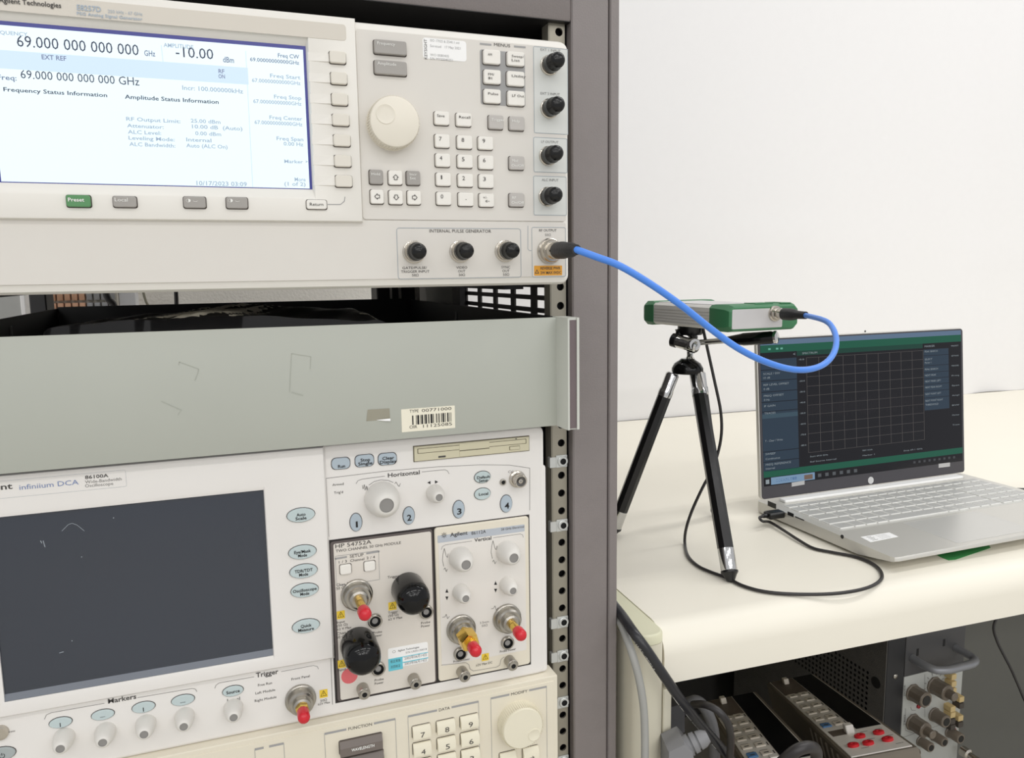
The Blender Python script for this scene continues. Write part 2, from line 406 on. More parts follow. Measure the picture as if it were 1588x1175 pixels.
# ------------------------------------------------------------------ signal generator (top of the rack)
sg = thing('signal_generator', 'wide cream signal generator with lit display and keypad, topmost instrument in the rack', 'instrument', (35, 700, -9))
YG = 541.8
G = Panel(sg, YG)
gx1 = 247.6; gx0 = gx1 - 426; gz0, gz1 = -8.8, 168.3
mb = MB(); mb.box(gx0 + 6, gx1 - 6, 566, 1010, gz0 + 5, gz1 - 5, 2); obj('case', mb, mat('case paint', (196, 192, 184), .5), sg)
mb = MB(); mb.rr(gx0, gz0, gx1, gz1, 7, 567, YG + 1.2, 5.5, 6); obj('front_frame', mb, PSGL, sg)
# flat panels inside the frame
a = G.p(551, 46); b = G.p(884, 338)
mb = MB(); mb.rr(a.x, gz0 + 46.8, gx1 - 4.2, gz1 - 6.0, 2.5, YG + 2, YG - .0, .35); mb.rr(gx0 + 4.5, gz0 + 6, gx1 - 4.2, gz0 + 46.2, 2.0, YG + 2, YG - .0, .3); obj('front_panel', mb, PSG, sg)
# display bezel: a plate with a sloped window, standing proud
YB = YG - 4.0
ox1 = G.p(556, 200).x; oz0 = G.p(300, 342).z; oz1 = gz1 - .6
sx1 = at(473.8, 71, YG).x; sz1 = at(250, 52.5, YG).z; sx0 = at(3.5, 270, YG).x - 4.0; sz0 = at(486, 293.5, YG).z
def ringloops(mb, o, i, loops):
    """rectangular plate with a window: loops of (outer inset, inner grow, y)"""
    L = []
    for kind, k, y in loops:
        x0, z0, x1, z1 = o if kind == 'o' else i
        kr = k * (1 if kind == 'o' else .2); L.append([(x0 + k, y, z0 + k), (x1 - kr, y, z0 + k), (x1 - kr, y, z1 - k), (x0 + k, y, z1 - k)])
    mb.quadloop(L, True, False, False)
mb = MB(); ringloops(mb, (gx0 + 1.0, oz0, ox1, oz1), (sx0, sz0, sx1, sz1), [('o', -.5, YG + 2), ('o', 0, YB + 1.6), ('o', .5, YB + .5), ('o', 1.8, YB), ('i', -7.0, YB), ('i', -5.5, YB + .7), ('i', 0, YG + .75), ('i', 0, YG + 1.1)])
bez = obj('display_bezel', mb, PSGL, sg)
BZ = Panel(sg, YB)
# long brand plate, slightly sunk look: a raised thin plate on the bezel
a = BZ.p(-60, 5); b = BZ.p(537, 60); zt = BZ.p(470, 32).z; zl = BZ.p(470, 57.5).z
mb = MB(); mb.rr(gx0 + 16, zl, b.x, zt, 2, YB, YB - .3, .15); obj('brand_plate', mb, mat('warm brand plate', (214, 208, 197), .5, var=.01), sg)
# screen
SCR = mat('lit display', (226, 245, 252), .25, var=.004, emit=1.0, spec=.3, base=.1)
SCRB = mat('display border', (58, 62, 150), .3, var=.01, emit=.25, base=.6)
SCR2 = mat('lit display band', (205, 226, 248), .25, var=.004, emit=.92, spec=.3, base=.1)
mb = MB(); mb.box(sx0 - 3, sx1 + 3, YG + .7, YG + 1.15, sz0 - 3, sz1 + 3); scr = obj('display_screen', mb, SCRB, sg)
D = Panel(scr, YG + .65)
dx1 = sx1 - 1.7; dz1 = sz1 - 2.3; dz0 = sz0 + .5; dx0 = sx0 + 3.0
mb = MB(); mb.poly([(dx0, YG + .65, dz0), (dx1, YG + .65, dz0), (dx1, YG + .65, dz1), (dx0, YG + .65, dz1)]); obj('display_image', mb, SCR, scr, 0)
def dband(x0, y0, x1, y1, m, o=.03):
    a = D.p(x0, y0); b = D.p(x1, y1); D.ink(m).poly([(max(a.x, dx0), YG + .65 - o, b.z), (b.x, YG + .65 - o, b.z), (b.x, YG + .65 - o, a.z), (max(a.x, dx0), YG + .65 - o, a.z)])
def drow(px0, py0, dpx, dpy, px1, m, o=.03):
    """band whose corner heights follow the plane: given left top pixel and its height at px0"""
    a = D.p(px0, py0); c = D.p(px0, py0 + dpy); b = D.p(px1, py0)
    x0 = dx0; D.ink(m).poly([(x0, YG + .65 - o, c.z), (b.x, YG + .65 - o, c.z), (b.x, YG + .65 - o, a.z), (x0, YG + .65 - o, a.z)])
drow(100, 84.5, 0, 28, 383, SCR2)
DI = mat('display ink', (62, 68, 100), .5, var=0, emit=.3, base=.3); DG = mat('display pale ink', (168, 186, 208), .5, var=0, emit=.7, base=.2); DM = mat('display mid ink', (122, 134, 166), .5, var=0, emit=.6, base=.2)
D.line([(250, 70), (253, 97)], .5, SCR2, .04); D.line([(381, 79), (392, 290)], .45, SCR2, .04)
def dt(s, x0, x1, y, h, m=DI, bold=True): D.txt(s, x0, x1, y, h, m, .06, bold)
dt('FREQUENCY', -16, 43, 54, 6, DG); dt('69.000 000 000 000', 27.5, 215, 79, 18, DI, False); dt('GHz', 224, 241, 87, 9, DM)
dt('EXT REF', 65, 103, 93, 7.5, DM); dt('AMPLITUDE', 254, 300, 74.5, 6.5, DG); dt('-10.00', 273, 331, 90, 17, DI, False); dt('dBm', 346, 363, 97, 9, DM)
dt('Freq:', -4, 26, 124, 8, DM); dt('69.000 000 000 000 GHz', 33, 216, 127, 13.5, DI, False)
dt('RF', 339, 348, 113.5, 6.5, DM); dt('ON', 339, 349, 121.5, 6.5, DM)
D.frame(357, 105, 382, 128, .8, .3, SCR2, .05)
dt('Frequency Status Information', 6, 166, 146, 6.5, DI); dt('Amplitude Status Information', 194, 339, 157, 6.5, DI)
dt('Incr: 100.000000kHz', 283, 377, 142, 7, DG)
for k, (s1, s2, x2) in enumerate((('RF Output Limit:', '25.00 dBm', 342), ('Attenuator:', '10.00 dB  (Auto)', 376), ('ALC Level:', '0.00 dBm', 343), ('Leveling Mode:', 'Internal', 328), ('ALC Bandwidth:', 'Auto (ALC On)', 353))):
    dt(s1, 196 + k * 1.2, (280, 254, 250, 271, 272)[k], 189 + 9.6 * k, 6, DG); dt(s2, (296, 298, 303, 289, 289)[k], x2, 191 + 9.6 * k, 6, DG)
dt('10/17/2023 03:09', 305, 383, 288, 7, DG)
dt('Freq CW', 431, 464, 90, 6.5, DM); dt('69.00000000000GHz', 388, 464, 97.5, 6, DM)
for k, (s1, s2) in enumerate((('Freq Start', '67.00000000000GHz'), ('Freq Stop', '67.00000000000GHz'), ('Freq Center', '67.00000000000GHz'), ('Freq Span', '0.00 Hz'))):
    dt(s1, (419, 425, 418, 429)[k], 466 + k * 1.5, 121.5 + 32.2 * k, 6, DG); dt(s2, (391, 393, 395, 440)[k], 466 + k * 1.5, 129.5 + 32.2 * k, 6, DG)
dt('Marker', 441, 470, 253, 5.5, DG); dt('>', 474, 477, 252.5, 4, DM); dt('More', 457, 474, 281, 6, DG); dt('(1 of 2)', 441, 474, 288, 6, DG)
D.flush('screen_text')
# bezel print
BZ.txt('Agilent Technologies', -1, 95, 8.5, 8, INKD, .75, True)
BZ.txt('E8257D', 120, 157, 17.5, 8.5, INKL, .75, True); BZ.txt('250 kHz - 67 GHz', 168, 221, 22.5, 5, INKL, .75); BZ.txt('PSG Analog Signal Generator', 120, 221, 28, 5, INKL, .75, True)
# softkeys with ridged channels
SK = [(523.1, 89.9), (525, 122.3), (526.3, 154.8), (527.9, 186.6), (529.7, 218.4), (531, 250.2), (532.6, 281.3)]
mb = MB()
for x, y in SK:
    a = BZ.p(x - 45 + 0, y - 9); b = BZ.p(x - 13, y + 7)
    L = []
    for xx, d in ((sx1 + .9, .05), (b.x, 1.0)): L.append([(xx, YB + .3, b.z), (xx, YB - d, b.z + .3), (xx, YB - d * .5, a.z), (xx, YB + .3, a.z + .2)])
    mb.quadloop(L)
obj('softkey_ridges', mb, PSGL, sg, 20)
for x, y in SK: key(BZ, x, y, 25.5, 18, 3.0, KEYC, 'rr', 'softkey', GAP)
for x, y, m, w_, h_ in ((122.4, 312.0, KEYGREEN, 38, 18), (194, 313.2, KEYG, 37, 17), (302, 314, KEYG, 34, 17), (367.4, 314.9, KEYG, 33, 17)): key(BZ, x, y, w_, h_, 2.5, m, 'rr', 'button', GAP)
key(BZ, 490.8, 317.3, 31, 14.5, 2.0, KEYW, 'rr', 'button', GAP)
BZ.txt('Preset', 107, 132, 313, 6, INKW, 2.8, True); BZ.txt('Local', 179, 199, 313, 6, INKW, 2.8)
for x in (289, 354): BZ.txt('\u25d1 \u2323', x, x + 18, 314, 5, INKW, 2.8)
BZ.txt('Return', 480, 501, 319.5, 5, INKD, 2.3); BZ.line([(508, 317), (528, 317), (534, 312), (535, 305)], .5, MENUG)
BZ.flush('bezel_lettering')
# right hand keys
for x, y in ((604.4, 75.0), (605, 106.5)): key(G, x, y, 50, 22, 3.0, KEYG, 'rr', 'button', GAP)
G.txt('Frequency', 584, 611, 72, 5, INKW, 3.3); G.txt('Amplitude', 584, 613, 103, 5, INKW, 3.3)
a = G.p(744, 76.5); b = G.p(814.5, 166)
mb = MB(); mb.rr(a.x, b.z, b.x, a.z, 1.5, YG, YG - .25); obj('menu_patch', mb, MENUG, sg, 0)
for q in ((744, 66.5, 762, 71), (797, 70.5, 815, 75)):
    a = G.p(q[0], q[1]); b = G.p(q[2], q[3]); G.ink(MENUG).poly([(a.x, YG - .2, b.z), (b.x, YG - .2, b.z), (b.x, YG - .2, a.z), (a.x, YG - .2, a.z)])
G.txt('MENUS', 766, 791, 72.5, 5, INKD)
MN = [((761.2, 89.8), ('AM',)), ((798, 92.8), ('Sweep/', 'List')), ((761.8, 120.5), ('FM/', '\u03a6M')), ((798, 123.4), ('Utility',)), ((761.8, 150.4), ('Pulse',)), ((798.6, 153.6), ('LF Out',))]
for (x, y), ss in MN:
    key(G, x, y, 26, 22, 3.0, KEYW, 'rr', 'button', GAP, out=.2)
    for k, s_ in enumerate(ss): G.txt(s_, x - 7, x - 7 + 3.1 * len(s_), y - 1.5 + 6 * k, 4, INKD, 3.6)
for x, y, s_, m in ((684, 184.2, 'Save', KEYW), (718, 186.5, 'Recall', KEYW), (767.8, 190.4, 'Trigger', KEYLG), (800, 192.4, 'Help', KEYLG), (800, 253.4, 'Mod', KEYLG), (800, 310.5, 'RF', KEYLG)):
    key(G, x, y, 23, 21, 3.0, m, 'rr', 'button', GAP)
    G.txt(s_, x - 8, x - 8 + 2.9 * len(s_), y - 1.5, 4.2, INKD if m is KEYW else INKW, 3.3)
for y in (259.5, 316.5): G.txt('On/Off', 791, 810, y, 4.2, INKW, 3.3)
NP = {'7': (684.7, 219.3), '8': (719.3, 221.2), '9': (751.7, 222.6), '4': (685.6, 249), '5': (719.9, 250.8), '6': (752.4, 252.4), '1': (686.5, 278.6), '2': (720.6, 280.1), '3': (752.7, 281.4), '0': (687.2, 308.2), '.': (721.2, 309.4), '-': (753.3, 310.7)}
for s_, (x, y) in NP.items():
    key(G, x, y, 22.7, 20.6, 3.0, KEYW, 'rr', 'keypad_key', GAP)
    if s_ == '-': G.txt('+/-', x - 6, x, y - 2, 4, INKD, 3.3); G.txt('\u2190', x - 3, x + 4, y + 4, 5, INKD, 3.3)
    elif s_ == '.': G.txt('.', x - 1.5, x + .5, y + 1, 6, INKD, 3.3)
    else: G.txt(s_, x - (4.5 if s_ == '1' else 5.5), x - (2.6 if s_ == '1' else 1.5), y, 6.5, INKD, 3.3)
AR = [((582.6, 274.9), KEYG, ''), ((612.2, 276), KEYW, 'u'), ((640, 276.6), KEYG, ''), ((584, 305.3), KEYW, 'l'), ((613, 306.3), KEYW, 'd'), ((641.2, 306.8), KEYW, 'r')]
for (x, y), m, k in AR:
    key(G, x, y, 20.7, 21.5, 3.0, m, 'rr', 'button', GAP)
    if k:
        sh = {'u': [(0, 1.9), (1.9, 0), (1, 0), (1, -1.5), (-1, -1.5), (-1, 0), (-1.9, 0)]}['u']
        rot = {'u': 0, 'l': 90, 'd': 180, 'r': 270}[k]; c = G.p(x, y, 3.3); cr, sr = math.cos(math.radians(rot)), math.sin(math.radians(rot))
        pts = [Vector((c.x + px_ * cr - pz_ * sr, c.y, c.z + px_ * sr + pz_ * cr)) for px_, pz_ in sh]; G.ink(INKD).path(pts + pts[:1], .42)
G.txt('Hold', 575, 588, 272.5, 4.2, INKW, 3.3); G.txt('Incr', 634, 645, 273, 4.2, INKW, 3.3); G.txt('Set', 634, 643, 279, 4.2, INKW, 3.3)
kn = turned(G, 607.5, 193.0, [(17.6, 0), (17.6, 1), (16.9, 1.3), (16.9, 9.5), (16.3, 11), (15, 11.6), (0.01, 11.9)], KNOBC, 'tuning_knob', n=72)
mb = MB(); c = G.p(607.5, 193.0)
for k in range(60):
    a = 2 * math.pi * k / 60; mb.lathe((c.x + 17.0 * math.cos(a), c.y - 1.4, c.z + 17.0 * math.sin(a)), (0, -1, 0), [(.42, 0), (.42, 8), (.1, 8.6)], 5)
obj('knob_ribs', mb, KNOBC, kn)
mb = MB(); mb.lathe((c.x - 6.3, YG - 11.75, c.z + 4.4), (0, -1, 0), [(6.6, -.3), (6.6, .25), (6.2, .45), (5.7, .2), (3.5, .05), (0.01, 0)], 32, (True, False)); obj('finger_dimple', mb, KNOBC, kn)
# connector boxes and connectors on the right
for (x0, y0, x1, y1) in ((827.5, 72.0, 880.6, 207.5), (827.3, 211.6, 879.6, 267.6), (827.3, 271.2, 878.4, 334)):
    a = G.p(x0, (y0 + y1) / 2); zt = G.p((x0 + x1) / 2, y0 + 2).z; zl = G.p((x0 + x1) / 2, y1).z; xr = G.p(x1, (y0 + y1) / 2).x
    G.ink(PSGB).poly([(a.x, YG - .12, zl), (xr, YG - .12, zl), (xr, YG - .12, zt), (a.x, YG - .12, zt)]); G.ink(INKB).outline(a.x, zl, xr, zt, 1.2, .35, YG - .22)
for s_, x0, x1, y in (('EXT 1 INPUT', 838, 869, 80), ('EXT 2 INPUT', 838, 868, 147.5), ('LF OUTPUT', 839, 866, 222), ('ALC INPUT', 840, 866, 281)): G.txt(s_, x0, x1, y, 4, INKM, .3)
BNC = [(0, [(7.1, 0), (7.1, 1.5), (6.4, 1.9)]), (0, [(5.6, 0), (5.6, 4.5), (5.9, 4.6), (5.9, 5.8), (5.2, 6)]), (0, [(4.9, 5), (4.9, 14)])]
CAPP = [(6.3, 3.6), (6.3, 9.5), (5.9, 10), (5.6, 15.5), (5.0, 17.4), (3.4, 18.5), (.01, 18.9)]
for x, y in ((851.5, 101.5), (851.5, 168.5), (849.5, 242), (848.5, 305)):
    cn = turned(G, x, y, BNC, NICKEL, 'connector'); turned(G, x, y, CAPP, CAPB, 'dust_cap', parent=cn)
# pulse generator strip
G.frame(614.5, 353, 808.5, 430, 2, .35, INKB); G.txt('INTERNAL PULSE GENERATOR', 666, 761.5, 360.5, 5, INKD)
for x, y in ((641.5, 390.6), (713.5, 389.8), (783.2, 389.2)):
    cn = turned(G, x, y, [(0, [(8.0, 0), (8.0, 1.6), (7.2, 2)]), (0, [(6.6, 0), (6.6, 5), (6.0, 6)]), (0, [(5, 5), (5, 12)])], NICKEL, 'connector'); turned(G, x, y, CAPP, CAPB, 'dust_cap', parent=cn)
for s_, x0, x1, y in (('GATE/PULSE/', 624, 662, 417), ('TRIGGER INPUT', 622, 666, 422.8), ('50\u03a9', 639, 649, 428.5), ('VIDEO', 707.5, 724.5, 416.5), ('OUT', 710.5, 721.5, 422.3), ('50\u03a9', 711.5, 721, 428), ('SYNC', 777.5, 791, 416), ('OUT', 779, 790, 421.8), ('50\u03a9', 780, 789.5, 427.5)): G.txt(s_, x0, x1, y, 4, INKD, .25)
G.frame(824.2, 352, 877.6, 429, 1.5, .35, INKB); G.line([(818.6, 350), (818.6, 386), (821, 388.5), (824, 388.5)], .35, INKB)
G.txt('RF OUTPUT', 836, 863, 359, 4, INKD); G.txt('50\u03a9', 845, 854, 366, 4, INKM)
cn = turned(G, 851.5, 389.3, [(0, [(9.6, 0), (9.6, 2.5), (9.0, 3)]), (0, [(8.2, 2), (8.2, 7), (7.6, 8)]), (0, [(6.2, 7), (6.2, 14), (5.6, 15)]), (0, [(4.6, 14), (4.6, 17)])], NICKEL, 'connector', n=30)
a = G.p(828.2, 412); b = G.p(871.6, 426.6)
mb = MB(); mb.rr(a.x, b.z, b.x, a.z, .5, YG, YG - .2); obj('warning_label', mb, ORG, sg, 0)
G.txt('REVERSE PWR', 838, 869, 417.8, 4.3, INKD, .3, True); G.txt('2W MAX 0VDC', 838, 870, 424.6, 4.3, INKD, .3, True); G.txt('\u25b3', 829, 836, 424, 6, INKD, .3, True)
a = G.p(655, 58); b = G.p(723.5, 96)
mb = MB(); mb.rr(a.x, b.z, b.x, a.z, 2, YG, YG - .2); obj('calibration_sticker', mb, STICK, sg, 0)
text(G.ink(INKM), 'KEYSIGHT', G.p(662.5, 92, .3), Vector((G.p(662.5, 92).x, YG - .3, G.p(662.5, 61).z)), 2.1, (-1, 0, 0), True)
for s_, x0, x1, y in (('ISO 17025 & Z540.1 std', 667, 712, 66.5), ('Serviced   17 May 2021', 667, 714, 75), ('WO 0080405', 667, 696, 88), ('S/N MY5S040251', 667, 702, 94)): G.txt(s_, x0, x1, y, 4, MENUG, .3)
G.flush()
# ------------------------------------------------------------------ pulled-out rack drawer under the generator
YD = 567.8
dr = thing('rack_drawer', 'flat grey green steel drawer below the signal generator, holding a black plastic bag', 'drawer', (30, 700, -123))
GREEN = mat('grey green drawer paint', (178, 181, 172), .45, var=.025, scale=14)
GREENL = mat('lit drawer edge', (205, 207, 199), .4, var=.02)  # drawer paint lightened where the pull edge catches the light
DP = Panel(dr, YD)
zt, zl = -35.2, -123.0
mb = MB(); mb.box(-190, 246.5, YD, YD + 2.5, zl, zt, .5); obj('front_panel', mb, GREEN, dr)
xe = 246.2
mb = MB()                                                       # folded pull edge at the right end
prof = [(246.0, YD), (246.6, 549.0), (247.0, 547.6), (248.4, 547.6), (248.8, 549.4), (248.8, 549.4), (254.8, 549.4), (254.8, 547.6), (256.6, 547.6), (257.4, 549), (257.4, YD + 8), (246.0, YD + 8)]
mb.quadloop([[(x, y, z) for x, y in prof] for z in (zl - .3, zt + .3)])
ph = obj('pull_edge', mb, GREENL, dr, 20)
mb = MB(); mb.box(248.9, 254.7, 548.9, 549.5, zl + .6, zt - 1.5); obj('pull_insert', mb, mat('brown pull strip', (112, 100, 102), .6, var=.05, bump=.2), ph)
mb = MB(); mb.lathe((252, 575, zl + 3.5), (0, -1, 0), [(3.6, 0), (3.6, 3)], 12); obj('drawer_screw', mb, STEEL, dr)
tx0, tx1, ty1, tz = -193, 244, 1068, -32.5
TRAY = mat('black drawer tray', (26, 26, 27), .5, var=.08)
mb = MB(); mb.box(tx0, tx1, YD + 2.6, ty1, zl + 1, zl + 3); mb.box(tx0, tx0 + 2, YD + 2.6, ty1, zl + 3, tz - 1.8); mb.box(tx1 - 2, tx1, YD + 2.6, ty1, zl + 3, tz - 1.8); mb.box(tx0 + 2, tx1 - 2, ty1 - 2, ty1, zl + 3, tz); obj('tray', mb, TRAY, dr)
for x in (tx0 + 2.2, tx1 - 3.4):
    mb = MB(); mb.box(x, x + 1.2, 838, 842, zl + 4, -42); obj('tray_seam', mb, mat('seam metal', (150, 150, 148), .4), dr)
for k, x in enumerate((-245,)): pass
# prints, marks and stickers on the drawer
a = DP.p(622, 634); b = DP.p(706, 668); z1 = DP.p(664, 631.5).z; z0 = DP.p(664, 666.7).z
mb = MB(); mb.rr(a.x, z0, b.x, z1, .4, YD, YD - .2); obj('barcode_sticker', mb, CREAM, dr, 0)
DP.txt('TYPE', 635, 649, 639.5, 5, INKK, .3); DP.txt('00771000', 654, 700, 637, 5, INKK, .3); DP.txt('OIR', 635, 647, 664, 5, INKK, .3); DP.txt('11125085', 656, 701, 661, 5, INKK, .3)
bars = [(639, 2), (645, 1), (647, 3), (652, 1), (653.6, 2.4), (658, 1), (659.5, 2.5), (664, 1.6), (667.5, 3.2), (671.6, 1.2), (676, 1), (677.5, .8), (680, 1.6), (684, 1.2), (686.2, 2.6), (690, 1), (693.4, 2.2), (697, .8), (699.2, .7)]
for x, w_ in bars:
    q0 = DP.p(x, 650); q1 = DP.p(x + w_, 650); zc = DP.p(x, 649.6 - (x - 660) * .085).z
    DP.ink(INKK).poly([(q0.x, YD - .3, zc - 3.6), (q1.x, YD - .3, zc - 3.6), (q1.x, YD - .3, zc + 3.6), (q0.x, YD - .3, zc + 3.6)])
mb = MB(); P_ = [DP.p(570, 635, .15), DP.p(604, 633, .15), DP.p(605, 650, .15), DP.p(568, 653, .15)]; mb.poly(P_); obj('tape_residue', mb, mat('old tape residue', (152, 148, 132), .5, var=.06), dr, 0)
mb = MB(); mb.poly([DP.p(583, 651, .25), DP.p(604.5, 648, 2.0), DP.p(604.5, 651.8, 2.5), DP.p(597, 653, .6)]); obj('peeling_corner', mb, STICK, dr, 0)
SC1 = mat('faint glue mark', (168, 171, 161), .5, var=.02)
DP.line([(277, 566), (278, 561), (308, 572), (307, 578), (302, 590)], .5, SC1); DP.line([(449, 608), (452, 548), (482, 553), (481, 572)], .5, SC1); DP.line([(452, 608), (470, 613)], .9, SC1); DP.line([(250, 622), (282, 636)], .6, SC1)
DP.line([(280, 637), (276, 643)], .4, SC1)
DP.flush()
# black plastic bag lying in the drawer
BAG = mat('black plastic bag film', (22, 22, 24), .34, var=.1, scale=30, spec=.2)
mb = MB(); L = []; nx, ny = 150, 70
def crease(x, y): return math.exp(-((x + 16 - (y - 620) * .22) / 36) ** 2)
def bag_h(x, y):
    e = max(0, min(1, (x + 121) / 9)) ** .5 * max(0, min(1, (226 - x) / 120)) ** .8 * min(1, (y - 568) / 8 + .4) * max(0, min(1, (880 - y) / 160)) ** .5
    h = 81.5 + 9.5 * max(0, min(1, (x + 121) / 120)) ** .8 - 2.5 * math.sin((x - 20) / 60) + 2.0 * math.sin(y / 37 + x / 80)
    c = crease(x, y) * max(0, min(1, (y - 575) / 14))
    w = (x * .75 - y * .62)
    h += c * (2.6 * abs(math.sin(w / 9)) + 1.5 * abs(math.sin((w + .5 * x) / 4.2)))
    h += .9 * math.sin(x / 19 + y / 23) + .5 * math.sin(x / 7 - y / 11)
    return h * e
for i in range(nx + 1):
    x = -134 + 362 * i / nx
    L.append([(x, 571.5 + 310 * k / ny, zl + 4 + bag_h(x, 571.5 + 310 * k / ny) + random.uniform(-.12, .12)) for k in range(ny + 1)])
mb.quadloop(L, False, False, False)
for i_, f_ in enumerate(mb.f):                                  # glints on the film's creases, painted in a pale material
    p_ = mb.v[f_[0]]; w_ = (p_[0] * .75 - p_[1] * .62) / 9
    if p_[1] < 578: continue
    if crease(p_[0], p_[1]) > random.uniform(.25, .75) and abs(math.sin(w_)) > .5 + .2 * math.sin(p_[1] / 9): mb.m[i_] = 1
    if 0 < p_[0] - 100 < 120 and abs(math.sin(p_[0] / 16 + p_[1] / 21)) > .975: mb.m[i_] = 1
top('plastic_bag', mb, [BAG, mat('painted crease glint', (240, 234, 218), .3, var=.15, scale=90)], 'crumpled shiny black plastic bag lying in the open grey drawer', 'bag', origin=(30, 690, zl + 3), smooth=70)
# ------------------------------------------------------------------ oscilloscope mainframe
YS_ = 580.0
os_ = thing('oscilloscope', 'large pale oscilloscope with a dark blank screen, between drawer and cream laser unit', 'instrument', (27, 700, -330))
S = Panel(os_, YS_)
ox1_ = 239.6; ox0_ = ox1_ - 425; ozb = S.p(780, 1055.8).z; ozt = -124.2
SCOPE = mat('pale scope plastic', (230, 227, 223), .42, var=.01); SCOPE2 = mat('scope control panel', (228, 226, 224), .45, var=.008)
OVAL = mat('grey blue rubber key', (190, 204, 205), .5, var=.02); OVALB = mat('darker blue rubber key', (174, 187, 197), .5, var=.02)
SKNOB = mat('white scope knob', (222, 219, 213), .4, var=.01); KFACE = mat('grey knob face', (140, 138, 135), .5, var=.03)
mb = MB(); mb.box(ox0_ + 8, ox1_ - 8, 606, 1020, ozb + 6, ozt - 1.2, 2); obj('case', mb, mat('case paint', (196, 192, 184)), os_)
mb = MB(); mb.rr(ox0_, ozb, ox1_, ozt, 7, 607, YS_, 2.2, 6); obj('front_frame', mb, SCOPE, os_)
mb = MB(); mb.rr(ox1_ - 12, ozb + .5, ox1_ + 1.8, S.p(843, 721).z, 3, 607, YS_ + .4, 1.5); obj('side_bulge', mb, SCOPE, os_)
# left display half, proud of the panel, with the screen window
ex = S.p(504.5, 730).x; ez = S.p(250, 1066).z
wx0 = S.p(1, 1010).x; wx1 = S.p(409, 770).x; wz1 = S.p(200, 779).z; wz0 = S.p(215, 1049).z
mb = MB(); ringloops(mb, (ox0_ + 1, ez, ex, ozt - .3), (wx0, wz0, wx1, wz1), [('o', -.2, YS_ + 1), ('o', 0, YS_ - 2), ('o', 1.6, YS_ - 4.2), ('o', 3, YS_ - 4.5), ('i', -3, YS_ - 4.5), ('i', 0, YS_ - 3.4), ('i', 0, YS_ - .5)])
ring = obj('display_bezel', mb, SCOPE, os_)
SB = Panel(os_, YS_ - 4.5)
GLASS = mat('dark unlit display glass', (30, 40, 56), .22, var=.25, scale=4, spec=.9)
mb = MB(); mb.box(wx0 - 2, wx1 + 2, YS_ - 1.4, YS_ - .2, wz0 - 2, wz1 + 2); sc_ = obj('display_screen', mb, GLASS, os_)
mb = MB(); mb.quadloop([[(x, YS_ - 1.4, wz0 + 4.6), (x, YS_ - 3.3, wz0 + .2), (x, YS_ - .2, wz0)] for x in (wx0, wx1)]); obj('screen_lip', mb, mat('slate lip', (104, 110, 120), .35), sc_)
SMK = mat('scratch', (150, 158, 165), .5)
q = Panel(sc_, YS_ - 1.4); q.line([(96, 823), (106, 813), (112, 811), (120, 814), (131, 823)], .3, SMK); q.line([(67, 838), (70, 848)], .5, SMK); q.line([(63, 838), (65, 842)], .5, SMK); q.line([(92, 1012), (99, 1010)], .5, SMK)
for x, y in ((175.5, 802.5), (126, 863), (111, 993)): q.line([(x, y), (x + 1.4, y + .4)], .7, SMK)
q.flush('screen_scratches')
SB.txt('Agilent', -46, 20, 760.5, 9.5, INKD, .2, True); SB.txt('infiniium DCA', 30, 122.5, 755, 8, mat('slate blue ink', (120, 138, 180), .6), .2)
SB.txt('86100A', 132, 168.5, 741, 5.5, INKD, .2, True); SB.txt('Wide-Bandwidth', 132, 189, 747, 5, INKM, .2); SB.txt('Oscilloscope', 132, 176, 753.5, 5, INKM, .2)
a = SB.p(-40, 750); b = SB.p(196, 745); SB.ink(INKB).outline(-150, SB.p(165, 757).z, b.x, SB.p(165, 731).z, 1, .12, SB.Y - .15)
OV = [(466.6, 798, ('Auto', 'Scale'), 14), (469, 855.3, ('Eye/Mask', 'Mode'), 26), (470.7, 884.8, ('TDR/TDT', 'Mode'), 28), (472.4, 914.6, ('Oscilloscope', 'Mode'), 37), (474.5, 969.8, ('Quick', 'Measure'), 17)]
for x, y, (s1, s2), w_ in OV:
    key(SB, x, y, 43, 21, 1.6, OVAL, 'oval', 'oval_button', GAP)
    SB.txt(s1, x - w_ / 2, x + w_ / 2, y + .8, 4.8, INKK, 1.9, True); w2 = 4.1 * len(s2) * .85; SB.txt(s2, x - w2 / 2, x + w2 / 2, y + 6.6, 4.8, INKK, 1.9, True)
SB.flush('bezel_lettering')
# lower control strip
S.line([(0, 1109.5), (250, 1066), (513, 1020), (515.7, 1092)], .4, INKM)
def bracket(pts, gap): pass
S.line([(69, 1115), (72, 1108), (80, 1104.5), (162, 1090)], .35, INKM); S.line([(213, 1081.4), (298, 1067), (303, 1068), (305.5, 1072)], .35, INKM); S.txt('Markers', 167.5, 212, 1086.5, 7.5, INKD, .25, True)
S.line([(333, 1067), (335, 1062), (340, 1058.5), (394, 1049)], .35, INKM); S.line([(436, 1041), (486, 1031.5), (492, 1033), (494, 1037)], .35, INKM); S.txt('Trigger', 397, 432, 1047, 7.5, INKD, .25, True)
for x, y, s_ in ((94.2, 1119.5, '|'), (159.7, 1107.4, '\u2013'), (222.8, 1095.7, '|'), (283.9, 1084.7, '---')):
    key(S, x, y, 36, 16, 1.3, OVAL, 'oval', 'oval_button', GAP); S.txt(s_, x - (.6 if s_ == '|' else 4), x + (.6 if s_ == '|' else 4), y + 4, 5, INKK, 1.6)
key(S, 361.3, 1070.6, 32, 16, 1.3, OVAL, 'oval', 'oval_button', GAP); S.txt('Source', 351, 372, 1073, 5, INKK, 1.6, True); S.txt('Level', 352.5, 372.5, 1086.5, 5.5, INKD)
for s_, x0, x1, y in (('Free Run', 400, 422, 1062), ('Left Module', 396, 427, 1073.5), ('Right Module', 395, 429, 1085), ('Front Panel', 452, 480.5, 1052), ): S.txt(s_, x0, x1, y, 4, INKD)
